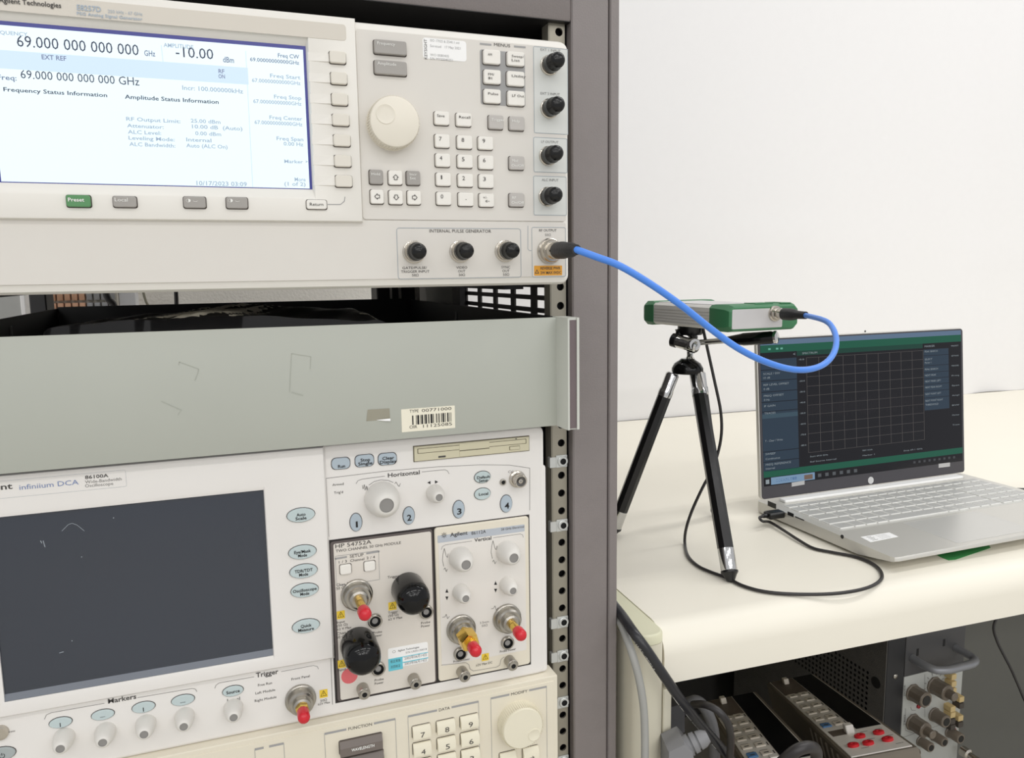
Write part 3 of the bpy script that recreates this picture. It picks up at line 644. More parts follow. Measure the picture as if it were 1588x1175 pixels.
SMK_ = [(0, [(7.3, 0), (7.25, 3), (6.85, 7), (6.15, 10.6), (5.2, 13.2), (4.3, 14.5), (3.5, 15.0), (3.0, 15.1)]), (1, [(3.0, 15.05), (2.85, 14.6), (.01, 14.5)])]
def sknob(P_, x, y, k=1.0, lab=None):
    pr = [(m_, [(r_ * k * .94, h_ * (k ** .5)) for r_, h_ in pp]) for m_, pp in SMK_]
    return turned(P_, x, y, pr, [SKNOB, KFACE], 'knob', n=24, label=lab)
for x, y in ((100, 1142), (164, 1133), (226.5, 1121), (286.5, 1109.5), (362, 1096)): sknob(S, x, y, 1.0)
# front-panel trigger input with its red cap, phone jack and power key
NCON = [(0, [(11.6, 0), (11.6, 2.6), (10.8, 3.2)]), (0, [(9.4, 2.6), (9.4, 9), (8.2, 10.5)]), (0, [(6.6, 10), (6.6, 14), (5, 14.6)])]
GHEX = [(5.2, 14), (5.2, 18.5), (4.4, 19.2), (3.3, 19.3), (3.3, 22)]
RCAP = [(4.3, 19.5), (4.5, 21), (4.5, 28), (3.9, 30), (2.2, 31.2), (.01, 31.5)]
cn = turned(S, 466, 1082.5, NCON, STEEL, 'trigger_input', n=30); turned(S, 466, 1082.5, GHEX, GOLD, 'gold_adapter', parent=cn, n=6); turned(S, 466, 1082.5, RCAP, RED, 'red_cap', parent=cn)
def warn(P_, x, y, s_=12.5, out=.2):
    u, v = vpx(x, y, P_.Y); c = P_.p(x, y, out); h_ = s_ * v / 2; w_ = s_ * u / 2
    P_.ink(YEL).poly([(c.x - w_, c.y, c.z - h_), (c.x + w_, c.y, c.z - h_), (c.x + w_, c.y, c.z + h_), (c.x - w_, c.y, c.z + h_)])
    t = [Vector((c.x + a_ * w_, c.y - .08, c.z + b_ * h_)) for a_, b_ in ((-.72, -.55), (.72, -.55), (0, .75))]; P_.ink(INKK).path(t + t[:1], .35)
    P_.ink(INKK).stripe((c.x, c.y - .08, c.z + .3 * h_), (c.x, c.y - .08, c.z - .12 * h_), .42); P_.ink(INKK).stripe((c.x, c.y - .08, c.z - .24 * h_), (c.x, c.y - .08, c.z - .38 * h_), .42)
warn(S, 501.8, 1075); S.txt('50\u03a9', 497, 507, 1087, 3.6, INKD); S.txt('\u00b12V Max', 493, 512, 1091.5, 3.6, INKD)
turned(S, 1, 1135, [(0, [(5.2, 0), (5.0, 2), (3.6, 2.2)]), (1, [(3.4, 2.1), (3.2, 1.2), (.01, 1.1)])], [NICKEL, HOLE], 'jack')
S.txt('\u2393', 13, 24, 1137, 6, INKM)
key(S, 3, 1168, 44, 20, 1.4, mat('power key', (164, 172, 172)), 'oval', 'power_button', GAP); S.txt('\u23fb', 0, 9, 1173, 7, INKK, 1.7)
# right upper controls
for x, y, ss in ((528.3, 718, ('', 'Run')), (565, 713.7, ('Stop', 'Single')), (600.5, 711, ('Clear', 'Display'))):
    key(S, x, y, 28.5, 17.5, 1.6, OVALB, 'rr', 'square_button', GAP, r=3.4)
    for k, s_ in enumerate(ss): w_ = 3.7 * len(s_); S.txt(s_, x - w_ / 2 + 1, x + w_ / 2 + 1, y + .6 + 5.6 * k, 5.0, INKK, 1.9, True) if s_ else None
S.line([(510, 832), (505.5, 741.5), (600, 730), (680, 723.5), (745, 720.5), (790, 721), (821.5, 725.5), (821.5, 791)], .35, INKM)
S.txt('Horizontal', 601.5, 651, 737.3, 6.5, INKD, .25, True); S.line([(552, 750), (555, 745), (562, 742.5), (597, 738)], .35, INKM); S.line([(654, 731.5), (690, 728), (694, 730), (696.5, 734.5)], .35, INKM)
S.line([(572, 752), (580, 746.5), (590, 743.8), (602, 744.5), (610, 748)], .3, INKD); S.line([(562, 752), (563, 758), (565, 751), (566, 760), (568, 753), (569, 760), (570, 754)], .3, INKD); S.line([(612, 750), (614, 747), (617, 752), (619, 754), (621, 749)], .3, INKD)
S.txt('Armed', 515.5, 533, 752.5, 4, INKD); S.txt("Trig'd", 518, 532, 765, 4, INKD)
sknob(S, 591.5, 772, 1.95); sknob(S, 673.5, 763.5, 1.0)
for tri in ([(662.5, 748), (667.5, 745.5), (667.5, 750.5)], [(679.5, 747), (674.5, 744.5), (674.5, 749.5)]): S.ink(INKK).poly([S.p(x, y, .2) for x, y in tri])
for x, y, s_ in ((551.9, 809.3, '1'), (633.7, 799, '2'), (711, 789.3, '3'), (784.7, 780.5, '4')):
    key(S, x, y, 18, 27, 1.5, OVALB, 'oval', 'oval_button', GAP); S.txt(s_, x - (.4 if s_ == '1' else 3), x + (2.6 if s_ == '1' else 4), y + 7, 9.5, INKK, 1.8, True)
for x, y, ss in ((747.9, 739.3, ('Default', 'Setup')), (747.9, 765.3, ('Local',))):
    key(S, x, y, 25, 18, 1.5, OVAL, 'oval', 'oval_button', GAP)
    for k, s_ in enumerate(ss): w_ = 2.9 * len(s_); S.txt(s_, x - w_ / 2 + 1, x + w_ / 2 + 1, y + 1.5 + 5.2 * k, 4.4, INKK, 1.8, True)
S.txt('Cal', 788, 795.5, 733, 4, INKM)
turned(S, 779.5, 747, [(0, [(2.6, 0), (2.5, 1.5), (1.6, 1.7)]), (1, [(1.6, 1.6), (.01, 1)])], [STEEL, HOLE], 'test_pin')
turned(S, 801.5, 742, [(0, [(7, 0), (7, 1.5), (6, 2), (5.4, 2.2), (5.4, 9.5), (5.0, 10), (4.2, 10)]), (1, [(4.2, 9.9), (4.0, 6), (.01, 5.9)]), (0, [(1.9, 5.9), (1.8, 9), (.8, 9.1)]), (1, [(.8, 9.0), (.01, 8.8)])], [NICKEL, KFACE], 'cal_output', n=26)
# floppy drive let into the scope's upper right
FD = mat('beige drive plastic', (205, 199, 172), .5, var=.02); FDD = mat('drive slot', (96, 90, 72), .7)
a = S.p(642, 704.5); b = S.p(819.5, 686.7); z1 = S.p(730, 684.3).z; z0 = S.p(730, 706.4).z
mb = MB(); mb.box(a.x - .6, b.x + .6, YS_ - .3, YS_ + 3, z0 - .6, z1 + .6); fd = obj('floppy_drive', mb, FDD, os_, 0)
mb = MB(); mb.rr(a.x, z0, b.x, z1, .5, YS_, YS_ - 1.6, .4); mid = (a.x + b.x) / 2; w_ = b.x - a.x
obj('drive_face', mb, FD, fd)
zm = (z0 + z1) / 2
mb = MB(); mb.rr(a.x + 3, zm + .6, b.x - 3, z1 - 2.0, .4, YS_ - 1.5, YS_ - 1.75, .1); mb.mi = 1; mb.rr(a.x + 2.4, zm + .2, b.x - 2.4, z1 - 1.6, .4, YS_ - 1.5, YS_ - 1.68); obj('drive_flap', mb, [FD, FDD], fd)
mb = MB(); mb.rr(a.x + w_ * .38, z0 + .5, a.x + w_ * .64, z1 - .2, .4, YS_ - 1.5, YS_ - 1.95, .2); mb.mi = 1; mb.box(a.x + w_ * .38, a.x + w_ * .64, YS_ - 2.0, YS_ - 1.9, zm - .9, zm - .2); obj('finger_notch', mb, [FD, FDD], fd)
mb = MB(); mb.rr(b.x - 17, z0 + 2.2, b.x - 8.6, z0 + 4.6, .3, YS_ - 1.5, YS_ - 2.6, .2); mb.mi = 1; mb.rr(b.x - 17.4, z0 + 1.9, b.x - 8.2, z0 + 4.9, .3, YS_ - 1.5, YS_ - 1.7); obj('eject_button', mb, [FD, FDD], fd)
mb = MB(); mb.box(a.x + 19, a.x + 25, YS_ - 1.72, YS_ - 1.6, z0 + 1.2, z0 + 2.6); mb.box(b.x - 12, b.x - 10.8, YS_ - 1.72, YS_ - 1.6, z1 - 1.3, z1 - .5); obj('drive_marks', mb, INKD, fd, 0)
S.flush()
# ------------------------------------------------------------------ plug-in modules
MODF = mat('warm grey module panel', (221, 215, 206), .45, var=.012); MODR = mat('cream module rim', (228, 221, 204), .42, var=.012); MODP = mat('pale module panel', (227, 223, 217), .45, var=.01)
DKRIM = mat('dark module rim', (92, 84, 82), .5)
YM = YS_ - 1.5
m1 = thing('plug_in_module', 'dark rimmed left plug-in module with two big black caps, in the oscilloscope', 'module', (140, 640, -325))
m2 = thing('plug_in_module', 'cream rimmed right plug-in module with four white knobs, in the oscilloscope', 'module', (205, 640, -325))
A = Panel(m1, YM); B_ = Panel(m2, YM)
def panel_rect(P_, xl, xr, yt, yb, xm=None):
    xm = xm or (xl + xr) / 2; return P_.p(xl, (yt + yb) / 2).x, P_.p(xm, yb).z, P_.p(xr, (yt + yb) / 2).x, P_.p(xm, yt).z
r1 = panel_rect(A, 517.2, 674.6, 830, 1074); r2 = panel_rect(B_, 676.6, 821, 809, 1043)
mb = MB(); mb.box(r1[0] - 1.6, r2[2] + 1.2, YS_ - .25, YS_ + 1, r1[1] - 1.4, r1[3] + 1.4); obj('module_bay', mb, mat('bay gap', (38, 33, 32), .7), os_, 0)
mb = MB(); mb.rr(r1[0], r1[1], r1[2], r1[3], 2.2, YS_ + .5, YM + .5, .3); mb.mi = 1; mb.rr(r1[0] + 2.3, r1[1] + .9, r1[2] - 1.2, r1[3] - 1.7, 1.6, YS_, YM, .25); obj('face_plate', mb, [DKRIM, MODF], m1)
mb = MB(); mb.rr(r2[0], r2[1], r2[2], r2[3], 2.6, YS_ + .5, YM - .6, .8); fp2 = obj('face_plate', mb, MODR, m2)
B_ = Panel(m2, YM - .6)
q0 = B_.p(682, 930); q1 = B_.p(815.5, 930); mb = MB(); mb.rr(q0.x, B_.p(745, 1021).z, q1.x, B_.p(745, 831).z, 1.5, YM, YM - .85, .15); obj('inset_panel', mb, MODP, fp2)
B_ = Panel(m2, YM - .85)
q0 = B_.p(680.5, 900); q1 = B_.p(814.5, 900); mb = MB(); mb.rr(q0.x, B_.p(748, 832.5).z, q1.x, B_.p(748, 821.5).z, .6, YM, YM - .95, .1); obj('name_strip', mb, mat('blue grey name strip', (183, 189, 197), .4), fp2)
# left module layout
A.txt('HP 54752A', 520, 576, 846.2, 6.5, INKD, .25); A.txt('TWO CHANNEL 50 GHz MODULE', 520.5, 622, 849.6, 4.3, INKD, .25)
A.txt('SETUP', 542.5, 564, 863.3, 5, INKD, .25); A.txt('1 / 3', 525.5, 538, 872.5, 4.2, INKD); A.txt('Channel', 543, 565, 869.5, 4.2, INKD); A.txt('2 / 4', 568.5, 581.5, 866, 4.2, INKD)
A.frame(519.7, 862, 589, 898.5, .8, .3, MENUG)
for x0, y0, x1, y1 in ((519.5, 866.3, 538, 863), (568, 858, 588.5, 854.5)): A.line([(x0, y0), (x1, y1)], 1.4, MENUG)
key(A, 535.7, 881.7, 17, 14.5, 2.0, KEYW, 'rr', 'button', GAP); key(A, 573, 876.7, 17, 14.5, 2.0, KEYW, 'rr', 'button', GAP)
A.txt('Trigger', 601, 619.5, 895.5, 4.2, INKD); A.txt('Chan 1 / 3', 521.5, 549, 907, 4.4, INKD); A.txt('50 GHz', 521.5, 541, 913, 4.4, INKD); A.txt('Chan 2 / 4', 522, 551, 982, 4.4, INKD); A.txt('50 GHz', 522, 541.5, 988.5, 4.4, INKD)
warn(A, 528.5, 953); warn(A, 608.5, 939.3); warn(A, 530, 1029)
for k, s_ in enumerate(('Input', '(50 \u03a9)', '\u00b12 V Max')): A.txt(s_, 522.5, (535, 539, 545)[k], 965.5 + 5 * k, 3.8, INKD); A.txt(('Trigger', '(50 \u03a9)', '\u00b12 V Max')[k], 602, (617, 618, 624)[k], 950.5 + 4.8 * k, 3.8, INKD)
A.txt('Input', 523, 537, 1039.5, 3.8, INKD)
for x, y in ((585.5, 981.5), (660, 966.5), (588, 1055)): A.txt('Probe', x - 7, x + 7, y, 3.8, INKD); A.txt('Power', x - 7, x + 7, y + 5.2, 3.8, INKD)
CON = [(0, [(12.2, 0), (12.2, 2.4), (11.4, 3)]), (0, [(10.4, 2.4), (10.4, 8), (9.2, 9.4)]), (0, [(7.2, 9), (7.2, 13), (5.6, 14)])]
EXT = 10
cn = turned(A, 553, 921, CON, STEEL, 'input_connector', n=30); turned(A, 553, 921, [(3.4, 13), (3.4, 30), (2.8, 34)], GOLD, 'gold_adapter', parent=cn, n=16); turned(A, 553, 921, [(4.4, 31), (4.8, 32.5), (4.8, 39), (4, 41), (2, 42.3), (.01, 42.5)], RED, 'red_cap', parent=cn)
BIGC = [(13.0, 0), (13.2, 1), (13.0, 20), (12.2, 24), (10.2, 27), (7, 29), (3.5, 30), (.01, 30.3)]
for x, y, s_ in ((632, 911.5, 1.0), (555.5, 998, 1.07)):
    turned(A, x, y, [(r_ * s_, h_ * s_) for r_, h_ in BIGC], GLOSSB, 'black_cap', n=36)
LEMO = [(0, [(5.6, 0), (5.6, 2.4), (5.0, 2.9), (4.3, 2.9)]), (1, [(4.3, 2.8), (4.1, .9), (.01, .8)]), (2, [(2.3, .8), (2.3, 1.6), (.01, 1.6)])]
for P_, x, y in ((A, 581, 961.5), (A, 660.3, 947.5), (A, 586, 1035.5), (B_, 713.3, 1012.5), (B_, 786.3, 995.3)): turned(P_, x, y, LEMO, [STEEL, HOLE, KFACE], 'probe_socket')
TS = [(0, [(4.7, 0), (4.7, 9.5), (4.2, 10)]), (0, [(3.6, 9.5), (3.6, 10.8), (2.0, 11)]), (1, [(2.0, 10.9), (.01, 10.3)])]
for P_, x, y in ((A, 562, 1066.5), (A, 640.7, 1051.5), (B_, 716, 1040.5), (B_, 789.5, 1023.5)): turned(P_, x, y, TS, [STEEL, HOLE], 'thumbscrew', n=22)
a = A.p(602, 1022); b = A.p(663.7, 1010); zt_ = A.p(633, 1000).z; zb_ = A.p(633, 1035).z; zm1 = A.p(633, 1016).z
mb = MB(); mb.rr(a.x, zb_ + 2, b.x, zt_, 1.5, YM, YM - .15); mb.mi = 1; mb.rr(a.x, zb_, a.x + 11.5, zm1, .3, YM, YM - .22); mb.rr(a.x + 11.5, zm1 - .6, b.x, zm1, .1, YM, YM - .22); mb.rr(a.x + 11.5, zm1 - 5.4, b.x, zm1 - 4.6, .1, YM, YM - .22); obj('calibration_sticker', mb, [STICK, mat('cyan label print', (104, 200, 218), .45)], m1, 0)
A.txt('Agilent Technologies', 617, 650, 1007, 3, INKK, .3); A.txt('S/N US35130018', 629, 662, 1010, 3, INKM, .3); A.txt('\u25cb', 608.5, 613.5, 1012, 4, INKM, .3)
for k, (s1, s2) in enumerate((('\u6821\u6b63\u5b9f\u65bd', '2002\u5e7406\u670814\u65e5'), ('\u6b21\u56de\u6821\u6b63', '2003\u5e7406\u670814\u65e5'))): A.txt(s1, 605.5, 621, 1026.2 + 8.3 * k, 3.6, INKD, .3); A.txt(s2, 627, 661.5, 1019.5 + 8.3 * k, 4.2, INKM, .3)
q = A.p(542, 1047.5); mb = MB(); mb.oval(q.x, q.z, 6.4, 6.4, YM, YM - .2); obj('red_sticker', mb, mat('red dot sticker', (224, 108, 112), .5, var=.02), m1, 0)
A.flush()
# right module layout
B_.txt('Agilent', 698, 725, 830, 6, INKD, .3, True); B_.txt('86112A', 731, 753.5, 827.6, 5.5, INKD, .3); B_.txt('20 GHz Electrical', 777, 812.5, 820, 3.6, INKD, .3)
for k in range(8):
    a_ = math.radians(45 * k); c = B_.p(688.5, 829.5, .35); B_.ink(INKD).stripe((c.x + 1.0 * math.cos(a_), c.y, c.z + 1.0 * math.sin(a_)), (c.x + 2.4 * math.cos(a_), c.y, c.z + 2.4 * math.sin(a_)), .35)
c = B_.p(688.5, 829.5, .35); B_.ink(INKD).path([Vector((c.x + math.cos(k * .785) * .9, c.y, c.z + math.sin(k * .785) * .9)) for k in range(9)], .3)
B_.txt('Vertical', 735.5, 762, 838, 5.5, INKD, .25, True); B_.line([(684.5, 852), (686, 847), (691, 844.5), (732, 838.5)], .3, INKM); B_.line([(765, 833.5), (807, 827.5), (810.5, 829), (811.5, 833)], .3, INKM)
for dx, dy in ((0, 0), (75.5, -12)):
    B_.line([(687 + dx, 858 + dy), (689 + dx, 850 + dy), (692 + dx, 862 + dy), (694 + dx, 864 + dy), (695 + dx, 858 + dy)], .3, INKD); B_.line([(687 + dx, 858 + dy), (686 + dx, 868 + dy), (688 + dx, 878 + dy)], .3, INKD); B_.line([(688 + dx, 883 + dy), (690 + dx, 880 + dy), (692 + dx, 886 + dy), (694 + dx, 882 + dy)], .3, INKD)
    x, y = 693 + dx, 915.5 + dy
    B_.ink(INKK).poly([B_.p(x, y - 3, .2), B_.p(x + 2.3, y + 3, .2), B_.p(x - 2.3, y + 3, .2)]); B_.ink(INKK).poly([B_.p(x, y + 15, .2), B_.p(x - 2.3, y + 9, .2), B_.p(x + 2.3, y + 9, .2)])
    B_.line([(686 + dx, 957 + dy * 1.1), (690 + dx, 956 + dy * 1.1), (692 + dx, 952 + dy * 1.1), (694 + dx, 959 + dy * 1.1), (697 + dx, 955 + dy * 1.1)], .3, INKD)
for x, y, k in ((713, 864, 1.36), (785.5, 854, 1.36), (714, 917, 1.0), (786, 905.5, 1.0)): sknob(B_, x, y, k)
B_.txt('3.5mm', 744, 758, 966, 3.6, INKM); B_.txt('50\u03a9', 747, 756, 971, 3.6, INKM)
cn = turned(B_, 714.5, 974.5, CON, STEEL, 'input_connector', n=30); turned(B_, 714.5, 974.5, [(8.0, 13), (8.0, 26), (7.2, 28), (5, 28.2), (5, 33)], GOLD, 'gold_adapter', parent=cn, n=6); turned(B_, 714.5, 974.5, [(4.4, 32), (4.8, 33.5), (4.8, 41), (4, 43), (2, 44.3), (.01, 44.5)], RED, 'red_cap', parent=cn)
cn = turned(B_, 785.5, 957.5, CON, STEEL, 'input_connector', n=30); turned(B_, 785.5, 957.5, [(3.6, 13), (3.6, 27), (2.8, 29)], GOLD, 'gold_adapter', parent=cn, n=16); turned(B_, 785.5, 957.5, [(4.4, 26), (4.8, 27.5), (4.8, 34), (4, 36), (2, 37.3), (.01, 37.5)], RED, 'red_cap', parent=cn)
warn(B_, 752.5, 1018.5, 11); B_.txt('\u00b12V Max DC', 738, 763.5, 1030.5, 3.6, INKD); B_.txt('Probe Power', 703, 728.5, 1025, 3.6, INKD); B_.txt('Probe Power', 775, 800, 1009.5, 3.6, INKD)
B_.line([(684, 1031), (722, 1027), (727, 1030), (729, 1037), (734, 1040), (770, 1034), (775, 1031), (777, 1022), (782, 1018)], .3, INKM)
B_.flush()
# ------------------------------------------------------------------ cream laser source at the bottom
YL = 573.0
ls = thing('laser_source', 'cream tunable laser source with numbered keys, lowest instrument in the rack', 'instrument', (35, 700, -520))
LP = Panel(ls, YL)
LAS = mat('cream laser panel', (226, 219, 201), .45, var=.012); LASK = mat('cream laser key', (229, 223, 202), .4, var=.01); LASD = mat('brown laser key', (112, 103, 97), .45, var=.03)
lx1 = 247.4; lx0 = lx1 - 426; lzt = LP.p(845, 1048.5).z - .9; lzb = lzt - 177
mb = MB(); mb.box(lx0 + 2, lx1 - 2, 590, 1000, lzb, lzt - .8, 1); obj('case', mb, mat('laser case paint', (208, 202, 186)), ls)
mb = MB(); mb.box(lx1 - 20, lx1 - 12, 596, 640, lzt - .9, lzt - .3); obj('vent_slot', mb, INKD, ls)
mb = MB(); mb.rr(lx0, lzb, lx1, lzt, 1.4, 592, YL, 1.0, 3); mb.rr(lx0 + 3, lzb + 3, lx1 - 3.5, lzt - 4.6, .6, YL, YL - .5, .25); obj('front_frame', mb, LAS, ls)
LP = Panel(ls, YL - .5)
def grp(x0, y0, x1, y1, name, tx0, tx1, ty, xr_b, yr_b, xl_b, yl_b):
    """printed group frame: top-left, top-right corners and lower ends; grey bars either side of the title"""
    zt_ = LP.p((x0 + x1) / 2, (y0 + y1) / 2).z; a_ = LP.p(x0, y0); b_ = LP.p(x1, y1)
    LP.ink(MENUG).path([(a_.x, LP.Y - .2, zt_ - 70), (a_.x, LP.Y - .2, zt_)], .35); LP.ink(MENUG).path([(b_.x, LP.Y - .2, zt_ - 70), (b_.x, LP.Y - .2, zt_)], .35)
    t0 = LP.p(tx0, ty).x; t1 = LP.p(tx1, ty).x
    for u0, u1 in ((a_.x, t0 - 1.5), (t1 + 1.5, b_.x)): LP.ink(MENUG).stripe((u0, LP.Y - .22, zt_), (u1, LP.Y - .22, zt_), 1.7)
    hh_ = 2.6; text(LP.ink(INKD), name, (t0, LP.Y - .25, zt_ - hh_ / 2), (t1, LP.Y - .25, zt_ - hh_ / 2), hh_)
grp(503, 1137, 613, 1115, 'FUNCTION', 540, 577, 1127, 0, 0, 0, 0); grp(632.5, 1110.5, 742, 1087.5, 'DATA', 680.5, 697.5, 1099, 0, 0, 0, 0); grp(761, 1082, 847.5, 1065, 'MODIFY', 792.5, 818, 1074, 0, 0, 0, 0)
grp(395, 1162, 440, 1152, '', 412, 414, 1157, 0, 0, 0, 0)
key(LP, 559.5, 1152, 66, 20.5, 5, LASD, 'rr', 'function_key', GAP, slant=True); key(LP, 562, 1178, 66, 20.5, 5, LASD, 'rr', 'function_key', GAP, slant=True)
LP.txt('WAVELENGTH', 543.5, 579, 1155.5, 4.6, INKW, 5.3, True)
cols = [(653.0, 1132), (690.5, 1124), (726.8, 1116.3)]
for r_ in range(4):
    for c_ in range(3):
        x, y = cols[c_]; x += .9 * r_; y += 26.2 * r_
        key(LP, x, y, 27.5, 18, 4.2, LASK, 'rr', 'keypad_key', GAP, slant=True)
        s_ = (('7', '8', '9'), ('4', '5', '6'), ('1', '2', '3'), ('0', '.', '-'))[r_][c_]
        LP.txt(s_, x - 2.2, x + 4.2, y + 6.3, 8.2, INKD, 4.5)
kn = turned(LP, 803.5, 1117.5, [(18.6, 0), (18.6, 2), (18, 11), (17, 12.4), (.01, 12.8)], LASK, 'tuning_knob', n=72)
mb = MB(); c = LP.p(803.5, 1117.5)
for k in range(64):
    a_ = 2 * math.pi * k / 64; mb.lathe((c.x + 18.4 * math.cos(a_), c.y - 1.0, c.z + 18.4 * math.sin(a_)), (.0, -1, 0), [(.4, 0), (.36, 10), (.1, 11)], 5)
obj('knob_ribs', mb, LASK, kn)
mb = MB(); mb.lathe((c.x + 9.5, LP.Y - 12.65, c.z - 7.4), (0, -1, 0), [(5.4, -.3), (5.4, .25), (5.0, .4), (4.6, .15), (.01, 0)], 28, (True, False)); obj('finger_dimple', mb, LASK, kn)
for x, y, s_ in ((786.5, 1174, '\u2190'), (822, 1166.5, '\u2192')): key(LP, x, y, 24, 19, 4.2, LASK, 'rr', 'keypad_key', GAP, slant=True); LP.txt(s_, x - 3, x + 4, y + 6, 6, INKD, 4.5)
LP.flush()
# ------------------------------------------------------------------ workbench on the right
BENCH = mat('cream bench laminate', (237, 232, 218), .42, var=.012, scale=8, spec=.3); BCAP = mat('greenish bench cap', (216, 214, 186), .45, var=.01); BPAN = mat('cream bench leg', (214, 209, 190), .5, var=.015)
RB = Matrix.Rotation(math.atan(YAW), 3, 'Z')
bx, by, bz = 352.0, 572.4, -320.0
bench = thing('workbench', 'long cream workbench with a rounded front edge, carrying laptop and tripod', 'workbench', (bx, by, FLOOR), RB)
TZ = bz - FLOOR
mb = MB(); pr = [(0, TZ - 52), (0, TZ - 26)] + [(26 - 26 * math.cos(math.radians(a_)), TZ - 26 + 26 * math.sin(math.radians(a_))) for a_ in (12, 25, 38, 52, 65, 78)] + [(26, TZ), (905, TZ), (905, TZ - 22), (20, TZ - 22), (16, TZ - 51), (14, TZ - 52)]
mb.quadloop([[(x, y, z) for y, z in pr] for x in (0.3, 2300)]); obj('worktop', mb, BENCH, bench, 30, local=True)
def nose(i, z, x0=-30.0, x1=0.0, y0=-6.0, y1=885.0, r=13.0):
    P_ = []
    for (cx_, cy_, a0) in ((x0 + r, y0 + r, 180), (x1 - r, y0 + r, 270)):
        for k in range(7):
            a_ = math.radians(a0 + 15 * k); P_.append((cx_ + (r - i) * math.cos(a_), cy_ + (r - i) * math.sin(a_), z))
    return P_ + [(x1 - i, y1, z), (x0 + i, y1, z)]
for x0_ in (0, 2330):
    mb = MB(); mb.quadloop([[(x + x0_, y, z) for x, y, z in nose(0, z)] for z in (0, TZ - 9)]); sp = obj('end_panel', mb, BPAN, bench, 30, local=True)
    mb = MB(); mb.quadloop([[(x + x0_, y, z) for x, y, z in nose(i, z)] for i, z in ((0, TZ - 8.6), (0, TZ - 2), (.8, TZ - .4), (2.2, TZ + .3))]); obj('panel_cap', mb, BCAP, sp, 30, local=True)
mb = MB(); mb.box(.4, 9.0, 1.0, 60, 0, TZ - 58, 1); obj('leg_strip', mb, BPAN, bench, local=True)
mb = MB(); mb.box(1, 2299, 820, 830, 60, TZ - 22.5); obj('back_panel', mb, mat('charcoal back panel', (58, 57, 55), .6), bench, 0, local=True)
mb = MB(); mb.box(92, 120, 800, 819, 60, TZ - 23); obj('back_brace', mb, BLACK, bench, 0, local=True)
# ------------------------------------------------------------------ laptop
SILV = mat('silver laptop shell', (208, 206, 199), .34, .35, var=.01); SKEY = mat('silver laptop key', (186, 186, 183), .42, .15, var=.01); SKE = mat('bright key edge', (226, 226, 222), .4); LBEZ = mat('dark laptop bezel', (66, 64, 69), .42, var=.02)
lap = thing('laptop', 'open silver laptop with a dark screen, on the cream bench', 'laptop', (828, 700, bz))
lx, rx, fy, hy, dz_ = 645.5, 1009.5, 597.0, 826.0, -303.6
mb = MB(); pr = [(fy, dz_ - 1.2), (fy, dz_ - 4.4), (fy + 3, dz_ - 5.6), (fy + 50, -316.5), (hy, -317.6), (hy, dz_), (fy + 1.2, dz_)]
def sh(x, i): return [(x, min(max(y, fy + i), hy - i), z) for y, z in pr]
mb.quadloop([sh(lx, 6), sh(lx + 1.8, 1.8), sh(lx + 6, 0), sh(rx - 6, 0), sh(rx - 1.8, 1.8), sh(rx, 6)]); base = obj('base', mb, SILV, lap, 30)
for x in (lx + 30, rx - 30):
    for y in (fy + 40, hy - 20):
        mb = MB(); mb.lathe((x, y, bz), (0, 0, 1), [(7, 0), (6, 4)], 14); obj('rubber_foot', mb, BLACKP, base)
mb = MB(); mb.box(659.5, 999, 687, 793, dz_, dz_ + .15); obj('keyboard_tray', mb, mat('keyboard tray', (204, 203, 198), .4, .2), base, 0)
KC = {}
def lkey(x0, x1, y0, y1):
    k = (round(x1 - x0, 1), round(y1 - y0, 1))
    if k not in KC:
        m_ = MB(); a_, b__ = k[0] / 2, k[1] / 2
        def rp(i, z): return [(s_x * (a_ - i), s_y * (b__ - i), z) for s_x, s_y in ((1, 1), (-1, 1), (-1, -1), (1, -1))]
        m_.mi = 1; m_.quadloop([rp(0, 0), rp(0, 1.0), rp(.5, 1.3)], True, False, False); m_.mi = 0; m_.poly(rp(.5, 1.3))
        KC[k] = mesh_of(m_, 'key', [SKEY, SKE], 0, S3)
    put('key', KC[k], lap, MW[lap].inverted() @ W(((x0 + x1) / 2, (y0 + y1) / 2, dz_ + .15)))
rowsy = [(790, 780.5)] + [(777.6 - 17.7 * k, 777.6 - 17.7 * k - 15.2) for k in range(5)]
lay = [[1] * 16, [.9] + [1] * 12 + [1.75], [1.5] + [1] * 12 + [1.15], [1.75] + [1] * 11 + [1.9], [2.3] + [1] * 10 + [2.35], [1.3, 1, 1, 1, 5.6, 1, 1, 1.15, .95, 1.15]]
for (ya, yb_), row in zip(rowsy, lay):
    x = 661.5; u = (924.5 - x) / sum(row)
    for w_ in row: lkey(x, x + w_ * u - 2.4, yb_, ya); x += w_ * u
    x = 927.5; u = 17.4
    for k in range(4): lkey(x, x + u - 2.4, yb_, ya); x += u
a, b = (745.5, 606.0), (866.5, 680.5)
mb = MB(); mb.box(a[0], b[0], a[1], b[1], dz_, dz_ + .12); tp = obj('touchpad', mb, mat('touchpad', (205, 204, 199), .3, .3, var=.008), base, 0)
mb = MB(); [mb.stripe(p0, p1, .5, (0, 0, 1)) for p0, p1 in zip([(a[0], a[1], dz_ + .2), (b[0], a[1], dz_ + .2), (b[0], b[1], dz_ + .2), (a[0], b[1], dz_ + .2)], [(b[0], a[1], dz_ + .2), (b[0], b[1], dz_ + .2), (a[0], b[1], dz_ + .2), (a[0], a[1], dz_ + .2)])]; obj('touchpad_edge', mb, SKE, tp, 0)['kind'] = 'stuff'
mb = MB(); q = [atz(px_, py_, dz_) for px_, py_ in ((1334.5, 832.5), (1379, 825.5), (1393, 832), (1350, 840.5))]; mb.quadloop([[(p.x, p.y, dz_ + .02) for p in q], [(p.x, p.y, dz_ + .2) for p in q]]); st = obj('white_sticker', mb, STICK, base, 0)
mb = MB()
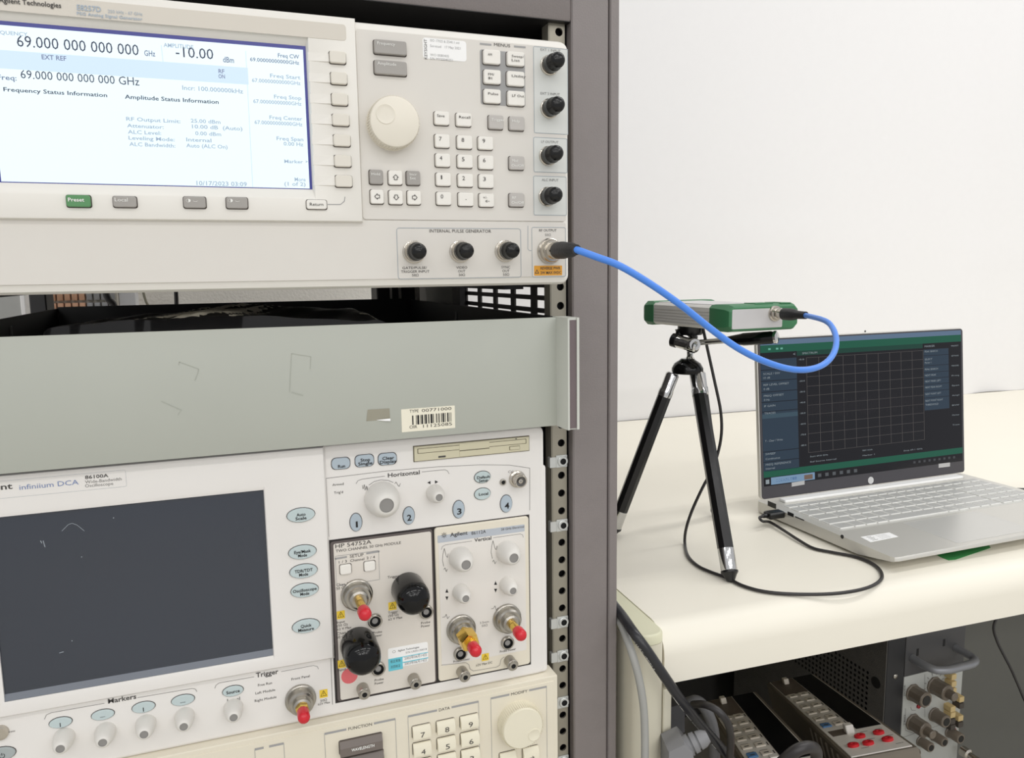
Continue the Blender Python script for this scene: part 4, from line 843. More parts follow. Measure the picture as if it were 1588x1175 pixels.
for r_ in range(4):
    p0 = q[0].lerp(q[3], .2 + .2 * r_); p1 = q[1].lerp(q[2], .2 + .2 * r_); a_ = p0.lerp(p1, .14); c_ = p0.lerp(p1, .3 + .04 * (r_ % 2)); mb.stripe((a_.x, a_.y, dz_ + .25), (c_.x, c_.y, dz_ + .25), 1.0, (0, 0, 1)); a_ = p0.lerp(p1, .45); c_ = p0.lerp(p1, .8); mb.stripe((a_.x, a_.y, dz_ + .25), (c_.x, c_.y, dz_ + .25), .4, (0, 0, 1))
obj('sticker_print', mb, INKM, st, 0)['kind'] = 'stuff'
def atx(px, py, X):
    r = RGT * ((px - CX) / F_PX) + UPV * ((CY - py) / F_PX) + FWD
    return r * (X / r.x)
HP, UP, SP, JP, PP = (atx(x, y, lx) for x, y in ((1197, 783), (1226, 797.5), (1240, 804), (1306, 832), (1214, 795.5)))
PORT = mat('port opening', (24, 24, 26), .5)
for y0, y1, z0, z1, nm in ((HP.y + 8, HP.y - 8, HP.z - 3, HP.z + 3.6, 'hdmi_port'), (UP.y + 5.5, UP.y - 5.5, UP.z - 2, UP.z + 2.4, 'usb_port'), (SP.y + 8, SP.y - 8, SP.z - .6, SP.z + .8, 'card_slot')):
    mb = MB(); mb.box(lx - .15, lx + .3, y1, y0, z0, z1); obj(nm, mb, PORT, base, 0)
mb = MB(); mb.lathe((lx + .3, JP.y, JP.z), (-1, 0, 0), [(2.4, 0), (2.4, .5), (.01, .5)], 16); obj('audio_jack', mb, PORT, base)
# lid leaning slightly back; screen drawn on its plane
kz = 19.0 / 214.8; ly0, lz0 = 815.0, -304.8
def lidp(px, py, o=0.0):
    r = RGT * ((px - CX) / F_PX) + UPV * ((CY - py) / F_PX) + FWD
    t = (ly0 + kz * 304.8) / (r.y - kz * r.z); p = r * t; return Vector((p.x, p.y - o, p.z))
def lid(x, z, o=0.0): return (x, ly0 + (z - lz0) * kz - o, z)
LT, LB = -88.5, -300.5
def lidbox(x0, x1, z0, z1, o0, o1, m_, nm, par, ch=0, r=2.0):
    q_ = MB(); q_.rr(x0, z0, x1, z1, r, 0, -(o1 - o0), ch)
    q_.v = [lid(x, z, o0 - y) for x, y, z in q_.v]; return obj(nm, q_, m_, par, 30)
ld = lidbox(lx, rx - .5, LB, LT, -6, -1.2, SILV, 'lid', lap, 1.0, 5); bz_ = lidbox(lx + 2, rx - 2, LB + .5, LT - 1.2, -1.5, 0, LBEZ, 'screen_bezel', ld, .3, 4)
c1 = lidp(1177.5, 526.8); c2 = lidp(1488, 513); c3 = lidp(1185.7, 751); c4 = lidp(1494.7, 717)
sx0_, sx1_ = (c1.x + c3.x) / 2, (c2.x + c4.x) / 2; st_, sb_ = (c1.z + c2.z) / 2, (c3.z + c4.z) / 2
def smat(n_, c_, e=.5): return mat('screen ' + n_, c_, .12, var=0, emit=e, base=.3, spec=.25)
SK_, SBL, SGR, SGD, SPN, SPD, SGL, STX, SBX = smat('black', (24, 24, 30)), smat('blue bar', (98, 120, 146)), smat('green', (28, 92, 72)), smat('dark green', (24, 66, 56)), smat('slate panel', (46, 62, 78)), smat('panel rule', (26, 34, 46)), smat('grid', (96, 92, 90)), smat('text', (150, 160, 166)), smat('search box', (126, 156, 186))
scn = lidbox(sx0_, sx1_, sb_, st_, -.2, .12, SK_, 'display_screen', ld, 0, .3)
INK2 = {}
def sq(s0, t0, s1, t1, m_, o=.2):
    X_ = lambda s: sx0_ + (sx1_ - sx0_) * s; Z_ = lambda t: st_ + (sb_ - st_) * t
    INK2.setdefault(m_, MB()).poly([lid(X_(s0), Z_(t1), o), lid(X_(s1), Z_(t1), o), lid(X_(s1), Z_(t0), o), lid(X_(s0), Z_(t0), o)])
def stx(s, s0, s1, t, h, m_=None, o=.34):
    X_ = sx0_ + (sx1_ - sx0_) * s0; X2 = sx0_ + (sx1_ - sx0_) * s1; Z_ = st_ + (sb_ - st_) * t
    text(INK2.setdefault(m_ or STX, MB()), s, lid(X_, Z_, o), lid(X2, Z_, o), h * (st_ - sb_), (0, kz, 1))
sq(0, 0, 1, .034, SBL); sq(0, .034, 1, .085, SGR); sq(.165, .085, .79, .118, SGD); sq(0, .085, .163, .126, SK_, .22); sq(0, .13, .163, .90, SPN)
for t in (.20, .275, .35, .42, .485, .76, .83): sq(0, t, .163, t + .006, SPD, .24)
sq(0, .505, .163, .535, smat('panel light', (62, 84, 98)), .24)
sq(.795, .13, .93, .585, SPN); sq(.795, .085, .93, .126, SK_, .24)
for t in (.175, .25, .3, .345, .39, .44, .49): sq(.795, t, .93, t + .004, SPD, .24)
for k in range(11): s = .208 + .0583 * k; sq(s, .135, s + .0016, .80, SGL)
for k in range(11): t = .135 + .0665 * k; sq(.208, t, .792, t + .002, SGL)
random.seed(3)
for k in range(110): s = .212 + .0052 * k; h = random.uniform(.02, .09); sq(s, .50 - h * .7, s + .0012, .50 + h * .8, smat('trace', (52, 50, 54)), .26)
sq(0, .895, 1, .94, SGR); sq(0, .94, 1, 1, SK_, .22); sq(.032, .944, .235, .994, SBX, .26); sq(.008, .955, .024, .985, STX, .26)
for x in (.035, .07, .09): sq(x, .055, x + .011, .067, smat('icon', (110, 180, 160)), .3)
for s, s0, s1, t in (('SCALE / DIV', .01, .085, .235), ('10 dB', .01, .04, .262), ('REF LEVEL OFFSET', .01, .125, .31), ('0 dB', .01, .035, .338), ('FREQ OFFSET', .01, .10, .385), ('0 Hz', .01, .035, .412), ('IF GAIN', .01, .06, .455), ('TRACES', .01, .06, .505), ('T - Clear / Write', .01, .09, .695), ('SWEEP', .01, .055, .785), ('Continuous', .01, .075, .818), ('FREQ REFERENCE', .01, .125, .858), ('Internal', .01, .05, .885), ('SPECTRUM', .19, .26, .110), ('MARKER', .80, .855, .113), ('PEAK SEARCH', .80, .87, .152), ('SELECT', .80, .84, .21), ('Marker 1', .80, .835, .235), ('PEAK SEARCH', .80, .87, .285), ('NEXT PEAK', .80, .86, .33), ('NEXT PEAK LEFT', .80, .885, .375), ('NEXT PEAK RIGHT', .80, .89, .42), ('NEXT POINT LEFT', .80, .885, .47), ('NEXT POINT RIGHT', .80, .895, .52), ('THRESHOLD', .80, .87, .55)): stx(s, s0, s1, t, .014)
for k, s in enumerate(('PRESET', 'SETTINGS', 'MEASURE', 'Freq', 'Span', 'Ampl', 'BW', 'Marker', 'Trace')): stx(s, .945, .985, .12 + .075 * k, .010)
for k in range(9): stx('-%d.0' % (10 * k), .172, .198, .15 + .075 * k, .011)
for s, s0, s1, t in (('Start 69.0 GHz', .215, .30, .835), ('RBW 10 kHz', .47, .52, .835), ('Ref Source Internal', .215, .34, .872), ('Marker 1', .47, .53, .872), ('Stop 69.1 GHz', .68, .78, .872)): stx(s, s0, s1, t, .010)
stx('<', .148, .158, .115, .022); stx('\u3053\u3053\u306b\u5165\u529b\u3057\u3066\u691c\u7d22', .055, .15, .978, .018, smat('blue ink', (60, 96, 150)))
sq(.185, .955, .225, .988, smat('brown picture', (120, 100, 88)), .3)
for k in range(6): sq(.25 + .035 * k, .958, .266 + .035 * k, .982, smat('task icon', (88, 92, 96)), .3)
for k in range(9): sq(.73 + .027 * k, .955, .742 + .027 * k, .972, smat('tray icon', (70, 72, 76)), .3)
for m_, q_ in INK2.items(): obj('screen_graphics', q_, m_, scn, 0, rec=False)['kind'] = 'stuff'
def lidprint(pts, m_, nm, o=.25):
    q_ = MB(); q_.quadloop([[(p.x, p.y - o_, p.z) for p in pts] for o_ in (0.02, o)]); return obj(nm, q_, m_, ld, 0)
for x0, x1, y0, y1 in ((1227.5, 1247.5, 751.2, 748.0), (1455.5, 1473, 722, 720)): lidprint([lidp(x0, y0 - 3.0), lidp(x0, y0 + 3.2), lidp(x1, y1 + 3.0), lidp(x1, y1 - 3.2)], mat('chrome badge', (196, 196, 196), .3, .4), 'spec_badge')
cL = lidp(1350, 744.5); q_ = MB(); q_.oval(0, 0, 5.0, 5.0, 0, -.4, .1, 28); q_.v = [(cL.x + x, cL.y + z * kz - .3 + y, cL.z + z) for x, y, z in q_.v]; lg = obj('round_logo', q_, mat('silver logo', (216, 216, 216), .3, .3), ld)
q_ = MB(); text(q_, 'hp', (cL.x - 3.0, cL.y - .85, cL.z - 1.8), (cL.x + 3.0, cL.y - .85, cL.z - 1.8), 4.6, (.28, kz, 1)); obj('logo_letters', q_, LBEZ, lg, 0)['kind'] = 'stuff'
cw = lidp(1341.5, 513.5, .2); q_ = MB(); q_.lathe(cw, (0, -1, 0), [(1.5, 0), (1.2, .3)], 12); obj('webcam', q_, PORT, ld)
mb = MB(); mb.box(lx + 26, rx - 22, 800, 812.5, dz_ + .1, dz_ + 3.6, 1); obj('hinge_strip', mb, mat('hinge strip reflection', (250, 250, 248), .35), lap)  # the hinge cover's bright reflection, painted as a near-white colour
# green scrap under the laptop's front edge
mb = MB(); q = [atz(x, y, bz) for x, y in ((1449, 858), (1459, 864), (1471, 868.8), (1482, 867.8), (1508, 859), (1536, 849.5), (1530, 838), (1450, 845))]
mb.quadloop([[(p.x, p.y, bz + .05) for p in q], [(p.x, p.y, bz + .4) for p in q]]); top('green_sheet', mb, mat('green film', (64, 150, 84), .35), 'small green plastic scrap peeking out under the laptop front edge', 'scrap', smooth=0)
# ------------------------------------------------------------------ tripod
CHR = mat('chrome', (206, 206, 206), .12, 1.0, var=.03); TRB = mat('black anodised leg', (24, 23, 24), .28, .2, var=.05)
T0 = Vector((497, 772, 0))
tri = thing('tripod', 'small black and chrome tabletop tripod on the bench beside the laptop', 'tripod', (497, 772, bz))
DT = FWD.dot(Vector((497, 772, -90)))
def td(px, py, d=0): return atd(px, py, DT + d)
feet = [Vector((472.7, 640.8, bz)), Vector((425.7, 817.3, bz)), Vector((590.1, 831, bz))]
hips = [td(1079, 577, -6), td(1044, 578, 2), td(1083, 577, 8)]
for ft, hp in zip(feet, hips):
    d = (ft - hp); ln = d.length; d = d / ln
    mb = MB(); mb.lathe(hp + d * 27, d, [(7.9, 0), (8.2, 1), (8.4, ln * .5), (8.4, ln - 27 - 34)], 8); lg = obj('leg', mb, TRB, tri, 20)
    mb = MB(); mb.lathe(hp, d, [(6.2, 0), (7.9, 2.5), (7.9, 21), (8.6, 22), (8.6, 29)], 20); obj('leg_collar', mb, CHR, lg)
    mb = MB(); mb.lathe(hp + d * (ln - 35), d, [(8.5, 0), (8.5, 22), (7.6, 24)], 20); obj('leg_ferrule', mb, CHR, lg)
    mb = MB(); mb.lathe(hp + d * (ln - 12), d, [(9, 0), (9, 2), (7, 4.5), (5.2, 8), (3.5, 11), (.6, 12.2)], 16); obj('rubber_tip', mb, BLACKP, lg)
cc = td(1066, 577)
mb = MB(); mb.lathe(cc, (0, 0, 1), [(16.5, -1), (18.2, 1.5), (18, 5), (15, 10.5), (9, 14.5), (7.5, 16)], 22); obj('crown', mb, GLOSSB, tri)
s0, s1 = td(1070, 556), td(1070, 541)
mb = MB(); mb.lathe(s0, s1 - s0, [(6, -1), (5, 1), (3.6, 3), (3.6, 10), (5, 12.5)], 18); obj('stem', mb, CHR, tri)
a_, b_2 = td(1044, 527, -4), td(1083, 538, -22)
mb = MB(); mb.lathe(a_, b_2 - a_, [(7, 4), (7.4, 5), (7.4, 20), (8.2, 21), (8.2, 29), (6.5, 31)], 22); tj = obj('tilt_joint', mb, CHR, tri)
mb = MB(); mb.lathe(a_, b_2 - a_, [(6.5, -2), (8, -1), (8, 5)], 22); obj('joint_cap', mb, BLACKP, tj)
mb = MB(); mb.lathe(td(1077, 534, -24), (-.2, -1, 0), [(7.4, -6), (7.4, 0), (6.4, 1.5), (3, 1.5), (3, .5), (.01, .5)], 20); obj('lock_screw', mb, CHR, tj)
pz = -63.6
pc = td(1071, 503)
mb = MB(); mb.lathe((pc.x, pc.y, pz - 8), (0, 0, 1), [(13, -2), (14.8, 1), (14.8, 7.9)], 28); pl = obj('camera_plate', mb, BLACKP, tri)
mb = MB(); q0 = td(1054, 509); q1 = td(1053, 524); mb.tube([(q0.x, q0.y, pz - 4), (q0.x, q0.y, q0.z - 4), q1], [5.5, 4.5, 5.0], 12); mb.tube([td(1066, 512), td(1072, 517), td(1076, 524, 4)], [6, 5, 5], 12); obj('tilt_bracket', mb, BLACKP, tri)
h0, h1, h2 = td(1084, 531, -12), td(1130, 527.5, -30), td(1206, 522.5, -62)
mb = MB(); mb.tube([h0, h0.lerp(h1, .5), h1], 3.3, 12, 2); hr = obj('pan_handle', mb, CHR, tri)
dd = (h2 - h1).normalized(); gl = (h2 - h1).length
mb = MB(); mb.lathe(h1 - dd * 4, dd, [(3.6, 0), (4.4, 2), (6.7, gl * .36), (7.1, gl * .38), (7.0, gl * .95), (6, gl)], 14); gr = obj('handle_grip', mb, GLOSSB, hr)
mb = MB(); mb.lathe(h1 + dd * (gl - 3.5), dd, [(7.1, 0), (7.1, 2.5), (5.4, 3.5), (.01, 3.6)], 14); obj('grip_ring', mb, CHR, gr)
# ------------------------------------------------------------------ handheld analyzer on the tripod
DVG = mat('brushed aluminium case', (226, 224, 219), .42, .0, var=.02, scale=20); GRN = mat('green rubber cap', (58, 120, 80), .5, var=.04); DVP = mat('silver end plate', (206, 204, 204), .4, .2, var=.015)
pk = atd(1129, 516, 790)
RD = Matrix.Rotation(math.radians(2.0), 3, 'Z')
dev = thing('handheld_analyzer', 'flat grey measuring unit with green end caps, clamped on top of the tripod', 'instrument', (pk.x, pk.y, pz + .1), RD)
Wd, Ld, Hd = 92.0, 164.0, 28.2
def sect(i, y, c=4.0):
    x0, x1, z0, z1 = i, Wd - i, i, Hd - i
    return [(x0 + c, y, z0), (x1 - c, y, z0), (x1, y, z0 + c), (x1, y, z1 - c), (x1 - c, y, z1), (x0 + c, y, z1), (x0, y, z1 - c), (x0, y, z0 + c)]
mb = MB(); mb.quadloop([sect(1.6, y, 2.4) for y in (22, 148)]); bd = obj('case', mb, DVG, dev, 30, local=True)
mb = MB(); mb.box(9, 70, 30, 144, Hd - 1.7, Hd - .7, .4); obj('top_plate', mb, DVP, bd, local=True)
mb = MB()
for k in range(5): mb.box(1.3, 1.7, 30, 142, 6 + 3.3 * k, 6.3 + 3.3 * k)
obj('case_groove', mb, mat('groove shade', (172, 170, 166), .5), bd, 0, local=True)
mb = MB(); mb.quadloop([sect(3.2, 0, 4), sect(1.6, 1.2, 5), sect(0, 7, 5), sect(0, 26, 4), sect(.9, 33, 3)]); fc = obj('front_cap', mb, GRN, dev, 20, local=True)
mb = MB(); mb.quadloop([sect(.9, 142, 3), sect(0, 148, 4), sect(0, 160, 5), sect(3, 166, 5)]); obj('rear_cap', mb, GRN, dev, 20, local=True)
mb = MB(); mb.box(38, 62, 6, 24, Hd - .4, Hd + .8, .5); mb.box(70, 84, 4, 30, Hd - .6, Hd + .6, .5); obj('cap_ridge', mb, GRN, fc, local=True)
mb = MB(); mb.rr(4.5, 3.4, 69, Hd - 4.6, 1.5, 1, -.35, .2); mb.box(4.5, 69, -.42, -.34, 12.2, 12.5); obj('end_plate', mb, DVP, fc, local=True)
kx, kz_ = 58.5, 18.0
mb = MB(); mb.lathe((kx, -.3, kz_), (0, -1, 0), [(8.2, 0), (8.2, 2), (6.6, 2.4), (6.2, 6), (4.8, 6.4), (4.8, 13)], 24); obj('rf_connector', mb, NICKEL, fc, local=True)
# ------------------------------------------------------------------ blue coaxial cable
BLUE = mat('blue cable jacket', (76, 138, 232), .4, var=.02); BOOT = mat('black shrink boot', (36, 35, 37), .5, var=.06, bump=.3, bscale=500)
cb = thing('coaxial_cable', 'blue coaxial cable joining the signal generator to the green capped unit', 'cable', (600, 560, -120))
p0 = G.p(851.5, 389.3)
kdev = MW[dev] @ Vector((kx / 1000, -13.2 / 1000, kz_ / 1000)); kdev = Vector((kdev.x * 1000, kdev.y * 1000, kdev.z * 1000 - CAMH))
ddv = (MW[dev].to_3x3() @ Vector((0, -1, 0))).normalized()
st0 = Vector((p0.x, YG - 16, p0.z)); st1 = Vector((p0.x + .3, YG - 47, p0.z - .5))
ke = kdev + ddv * 31
pts = [st1 + Vector((0, 8, 0)), st1, atd(927, 399, 535), atd(962, 412.5, 534), atd(1010, 441, 540), atd(1060, 476, 548), atd(1100, 508, 556), atd(1140, 537, 566), atd(1180, 558, 578), atd(1220, 571, 592), atd(1252, 573, 606), atd(1277, 565, 622), atd(1292, 549, 640), atd(1297, 528, 662), atd(1291, 508, 688), atd(1278, 496.5, 712), ke, ke - ddv * 8]
mb = MB(); mb.tube(pts, 2.5, 12, 5); cab = obj('jacket', mb, BLUE, cb, 60)
mb = MB(); mb.lathe(st0, st1 - st0, [(4.8, 0), (6.1, 1), (6.3, 9), (5.6, 16), (5.2, 24), (4.2, 28), (3.6, 32)], 20); obj('boot', mb, BOOT, cb)
mb = MB(); mb.lathe(kdev, ddv, [(5.2, 0), (6.2, 1), (6.2, 11), (5.4, 17), (4.2, 20), (3.8, 32)], 20); obj('boot', mb, BOOT, cb)
# ------------------------------------------------------------------ black USB cable from the analyzer to the laptop
UC = mat('black cable jacket', (40, 37, 37), .4, var=.04)
uc = thing('usb_cable', 'thin black cable from the tripod unit looping over the bench into the laptop', 'cable', (600, 700, bz))
zb_ = bz + 2.2
lo = atz(1062, 842, zb_); D1 = FWD.dot(lo); D0 = DT - 12
air = [(1090, 508), (1097, 540), (1108, 590), (1118, 640), (1118, 680), (1107, 722), (1089, 757), (1073, 792), (1064, 820)]
pts = [atd(x, y, D0 + (D1 - D0) * max(0, k - 2) / 6.4) for k, (x, y) in enumerate(air)]
pts += [atz(x, y, zb_) for x, y in ((1062, 842), (1067, 862), (1082, 877), (1103, 887), (1128, 896), (1152, 908), (1185, 917), (1230, 921), (1290, 920.5), (1335, 914), (1360, 904), (1368, 892), (1358, 877), (1330, 864), (1290, 856), (1262, 850))]
pe = Vector((lx, PP.y, PP.z)); qs = Vector((lx - 31, pe.y - 1, pe.z))
pts += [atz(x, y, zb_ + dz2) for x, y, dz2 in ((1240, 838, 1), (1212, 820, 2), (1194, 809.5, 3.5))] + [qs + Vector((-9, -11, -2)), qs + Vector((-7, -2, -.3)), qs]
mb = MB(); mb.tube(pts, 1.75, 9, 5); obj('jacket', mb, UC, uc, 60)

mb = MB(); mb.box(lx - 5, lx + .5, pe.y - 6, pe.y + 6, pe.z - 2.2, pe.z + 2.2); sh_ = obj('plug_shell', mb, STEEL, uc)
mb = MB(); mb.rr(-7.5, -4.2, 7.5, 4.2, 2.5, 0, -22, 2); mb.v = [(lx - 3 + y, pe.y + x, pe.z + z) for x, y, z in mb.v]; mb.tube([(lx - 24, pe.y, pe.z), (lx - 30, pe.y, pe.z), qs], [3, 2.6, 1.9], 10); obj('plug', mb, BLACKP, uc)
pw = thing('charger_cable', 'black charger plug and cord at the laptop right edge', 'cable', (1040, 745, bz))
mb = MB(); mb.tube([(rx - .5, 742, -311), (rx + 10, 742, -311), (rx + 26, 741, -311.5)], [4.6, 4.6, 3.4], 12); mb.lathe((rx + 24, 741, -311.5), (1, 0, 0), [(3.4, 0), (3.2, 6), (2.4, 9)], 12); obj('plug', mb, BLACKP, pw)
mb = MB(); mb.tube([(rx + 30, 741, -311.6), (rx + 50, 738, -313), (rx + 90, 722, -318), (rx + 150, 690, -318), (rx + 230, 676, -318)], 1.9, 9); obj('cord', mb, UC, pw, 60)
# ------------------------------------------------------------------ under the bench
BRN = mat('brown grey instrument case', (112, 104, 92), .55, var=.04); MPL = mat('pale meter panel', (222, 218, 212), .5, var=.015); MBR = mat('brown meter strip', (98, 88, 78), .55, var=.04); MKEY = mat('meter key', (222, 214, 202), .45); MBLU = mat('blue meter key', (92, 138, 190), .45); MWIN = mat('black meter window', (12, 12, 13), .2, var=.02); REDJ = mat('red meter jack', (206, 32, 44), .4)
def basis(far_l, near_l, near_r):
    y = (far_l - near_l); ln = y.length; y = y / ln; x = (near_r - near_l); w = x.length; x = (x - y * x.dot(y)).normalized(); z = x.cross(y)
    return Matrix((x, y, z)).transposed(), w, ln
MSH = {}
def mpart(name, key_, build, mats_, par, smooth=30, loc=None):
    if (name, key_) not in MSH: q_ = MB(); build(q_); MSH[(name, key_)] = mesh_of(q_, name, mats_, smooth, S3)
    return put(name, MSH[(name, key_)], par, loc)
WM, LM = 70.0, 386.0
def meter(origin, R, label):
    """bench multimeter lying with its long front panel upwards: x across, y away, z out of the panel"""
    t = thing('bench_multimeter', label, 'multimeter', origin, R, 'brown multimeters under the bench')
    def case(q_):
        q_.box(-5, WM + 5, -6, LM + 6, -300, -.5, 2.5)
    mpart('case', 0, case, BRN, t)
    def ribs(q_):
        for k in range(7): q_.box(-7.0, -4.6, 12 + 22 * k, 17 + 22 * k, -60, -6, .8)
    mpart('case_rib', 0, ribs, BRN, t)
    pn = mpart('front_panel', 0, lambda q_: q_.box(0, WM, 0, LM, -1, .6, .4), MPL, t)
    mpart('dark_window', 0, lambda q_: q_.box(37, WM - 1.5, 88, LM - 2, .5, 1.2, .3), MWIN, pn, 0)
    mpart('brown_strip', 0, lambda q_: q_.box(.8, 36.2, 292, LM - 1.5, .5, .9, .2), MBR, pn, 0)
    mpart('brown_patch', 0, lambda q_: q_.box(4, 26, 76, 98, .5, .9, .2), MBR, pn, 0)
    for k in range(6):
        for c_ in range(2):
            m_ = MBLU if (k == 0 and c_ == 0) else MKEY
            mpart('button', (m_.name), lambda q_: (q_.box(-5.8, 5.8, -7.5, 7.5, 0, 1.6, .5)), [m_], t, 30, S3 @ Vector((9.5 + 16 * c_, 122 + 32 * k, .6)))
    mpart('power_switch', 0, lambda q_: q_.box(16, 24, 352, 366, .6, 9, 1), MKEY, t); mpart('slide_switch', 0, lambda q_: q_.box(21, 31, 74, 86, .6, 11, 1), mat('white slider', (225, 222, 216), .4), t)
    for x, y in ((31, 30), (31, 58), (54, 58), (54, 30), (14, 32)):
        mpart('jack', 0, lambda q_: q_.lathe((0, 0, 0), (0, 0, 1), [(6.6, 0), (6.6, 2.5), (5.6, 3.2), (2.6, 3.2), (2.4, 1.2), (.01, 1.1)], 18), REDJ, t, 38, S3 @ Vector((x, y, .6)))
    q_ = MB()
    for k in range(6):
        for c_ in range(2): q_.stripe((5 + 16 * c_, 134.5 + 32 * k, .75), (14 + 16 * c_, 134.5 + 32 * k, .75), 1.5, (0, 0, 1))
        q_.stripe((34.5, 116 + 32 * k, .75), (34.5, 128 + 32 * k, .75), 1.4, (0, 0, 1))
        for c_ in range(2): q_.stripe((7 + 16 * c_, 121 + 32 * k, 2.35), (12.5 + 16 * c_, 121 + 32 * k, 2.35), 3.2, (0, 0, 1))
    for x, y in ((40, 45), (62, 45), (24, 20), (62, 14), (42, 74), (60, 74)): q_.stripe((x - 5, y, .75), (x + 4, y, .75), 1.2, (0, 0, 1))
    mpart('lettering', 0, lambda z: (z.v.extend(q_.v), z.f.extend(q_.f), z.m.extend(q_.m)), INKD, pn, 0)['kind'] = 'stuff'
    return t
fr, nr, nrr = Vector((803.8, 985.4, -674.4)), Vector((641.8, 639.1, -555.9)), Vector((709.1, 627.6, -546.5))
Rm, w_, l_ = basis(fr, nr, nrr)
meter(nr, Rm, 'brown cased multimeter under the bench, the right one of two, showing five red jacks')
fl2 = Vector((635.0, 911.7, -634.6)); yax = Rm.col[1]
meter(fl2 - yax * LM, Rm, 'brown cased multimeter under the bench, left one of two, nearer the bench leg')
# perforated black mainframe with its plug-in front
YC = 900.0
ch = thing('instrument_mainframe', 'black perforated steel mainframe holding a silver plug-in, under the bench', 'instrument', (1045, 1050, FLOOR))
CHB = mat('black textured steel', (98, 96, 93), .32, var=.2, bump=.9, bscale=420); 
cx0 = at(1369.8, 1080, YC).x; cx1 = at(1397.5, 1080, YC).x; cx2 = at(1488.5, 1060, YC).x; czt = -545.0
# left side sheet with round perforations in a band
mb = MB(); band0, band1 = -735.0, -662.0
mb.box(cx0, cx0 + 2, YC - 2, 1290, FLOOR + 10, band0); mb.box(cx0, cx0 + 2, YC - 2, 1290, band1, czt); mb.box(cx0, cx0 + 2, YC - 2, YC + 30, band0, band1)
py0, pitch = YC + 30, 9.0; ncol = int((1290 - py0) / pitch); nrow = int((band1 - band0) / pitch)
ph_, pw_ = (band1 - band0) / nrow, (1290 - py0) / ncol
for i in range(ncol):
    for k in range(nrow):
        cy_, cz_ = py0 + pw_ * (i + .5), band0 + ph_ * (k + .5); r_ = 2.7
        inn = [(cx0, cy_ + r_ * math.cos(a_ * math.pi / 4 + math.pi / 8), cz_ + r_ * math.sin(a_ * math.pi / 4 + math.pi / 8)) for a_ in range(8)]
        ou = []
        for a_ in range(8):
            t_ = a_ * math.pi / 4 + math.pi / 8; c_, s_ = math.cos(t_), math.sin(t_); f_ = 1 / max(abs(c_) / (pw_ / 2), abs(s_) / (ph_ / 2)); ou.append((cx0, cy_ + c_ * f_, cz_ + s_ * f_))
        mb.quadloop([ou, inn], True, False, False)
        for sy, sz in ((1, 1), (-1, 1), (-1, -1), (1, -1)):
            near = sorted(ou, key=lambda p: (p[1] - cy_ - sy * pw_ / 2) ** 2 + (p[2] - cz_ - sz * ph_ / 2) ** 2)[:2]; mb.poly([near[0], (cx0, cy_ + sy * pw_ / 2, cz_ + sz * ph_ / 2), near[1]])
obj('side_sheet', mb, CHB, ch, 0)
mb = MB(); mb.box(cx0 + 2, cx2 - 2, YC + 40, 1290, FLOOR, czt - 2); obj('inner_case', mb, mat('inner black', (10, 10, 10), .8), ch, 0)
mb = MB(); mb.box(cx0 + 1.2, cx1, YC - 3, YC + 24, FLOOR, czt, .8); fp = obj('front_post', mb, mat('black painted post', (30, 30, 32), .5), ch)
q0 = at(1386, 1047, YC); mb = MB(); mb.lathe((q0.x, YC - 3, q0.z), (0, -1, 0), [(4.4, 0), (4.2, 1), (3, 2), (.01, 2.2)], 14); obj('post_screw', mb, STEEL, fp)
q0 = at(1358.5, 1058, YC); qq = None
r = RGT * ((1358.5 - CX) / F_PX) + UPV * ((CY - 1058) / F_PX) + FWD; q0 = r * (cx0 / r.x)
mb = MB(); mb.lathe((cx0 - .3, q0.y, q0.z), (-1, 0, 0), [(9.5, 0), (9.5, .4), (.01, .5)], 20); obj('side_plug', mb, mat('dark plug', (28, 28, 28), .5), ch)
PI_ = thing('plug_in_unit', 'silver plug-in unit with brown knobs and a bar handle, in the black mainframe', 'module', (1065, 880, -860))
CP = Panel(PI_, YC - 4)
SLV = mat('silver front panel', (186, 188, 184), .42, .3, var=.02); DKG = mat('darker grey upper front', (84, 84, 86), .5, .2, var=.03); BKN = mat('brown grey knob', (116, 106, 94), .4, var=.04); BTN = mat('tan push key', (206, 182, 130), .45); BTD = mat('dark push key', (70, 64, 58), .5)
zsp = CP.p(1440, 1040).z; zlo = -868.0
mb = MB(); mb.box(cx1, cx2, YC - 4, YC + 20, zlo, zsp - .4, .5); fpn = obj('front_panel', mb, SLV, PI_)
mb = MB(); mb.box(cx1, cx2, YC - 4, YC + 20, zsp, czt - 3, .5); obj('upper_front', mb, DKG, PI_)  # upper part of the front in a darker grey
hz_ = at(1487, 1000, YC).z - 10
ha = CP.p(1415, 1021); hb = CP.p(1482, 1003); zh = (ha.z + hb.z) / 2
mb = MB(); mb.tube([(ha.x, YC - 2, zh), (ha.x, YC - 26, zh - 1), (ha.x + 5, YC - 42, zh - 2), (ha.x + 22, YC - 50, zh - 2), ((ha.x + hb.x) / 2, YC - 51, zh - 2), (hb.x - 18, YC - 50, zh - 2), (hb.x - 3, YC - 42, zh - 2), (hb.x, YC - 26, zh - 1), (hb.x, YC - 2, zh)], 6.6, 12); obj('bar_handle', mb, mat('grey bar handle', (150, 152, 158), .4, .4), PI_, 60)
for x, y in ((1423, 1011), (1464, 996)):
    q0 = CP.p(x, y); mb = MB(); mb.box(q0.x - 2, q0.x + 2, YC - 4.6, YC - 4, q0.z - 6, q0.z + 6); obj('panel_slot', mb, INKK, PI_, 0)
HEXK = [(13, 0), (13, 2), (11.5, 3), (11.5, 24), (10.2, 25.5)]
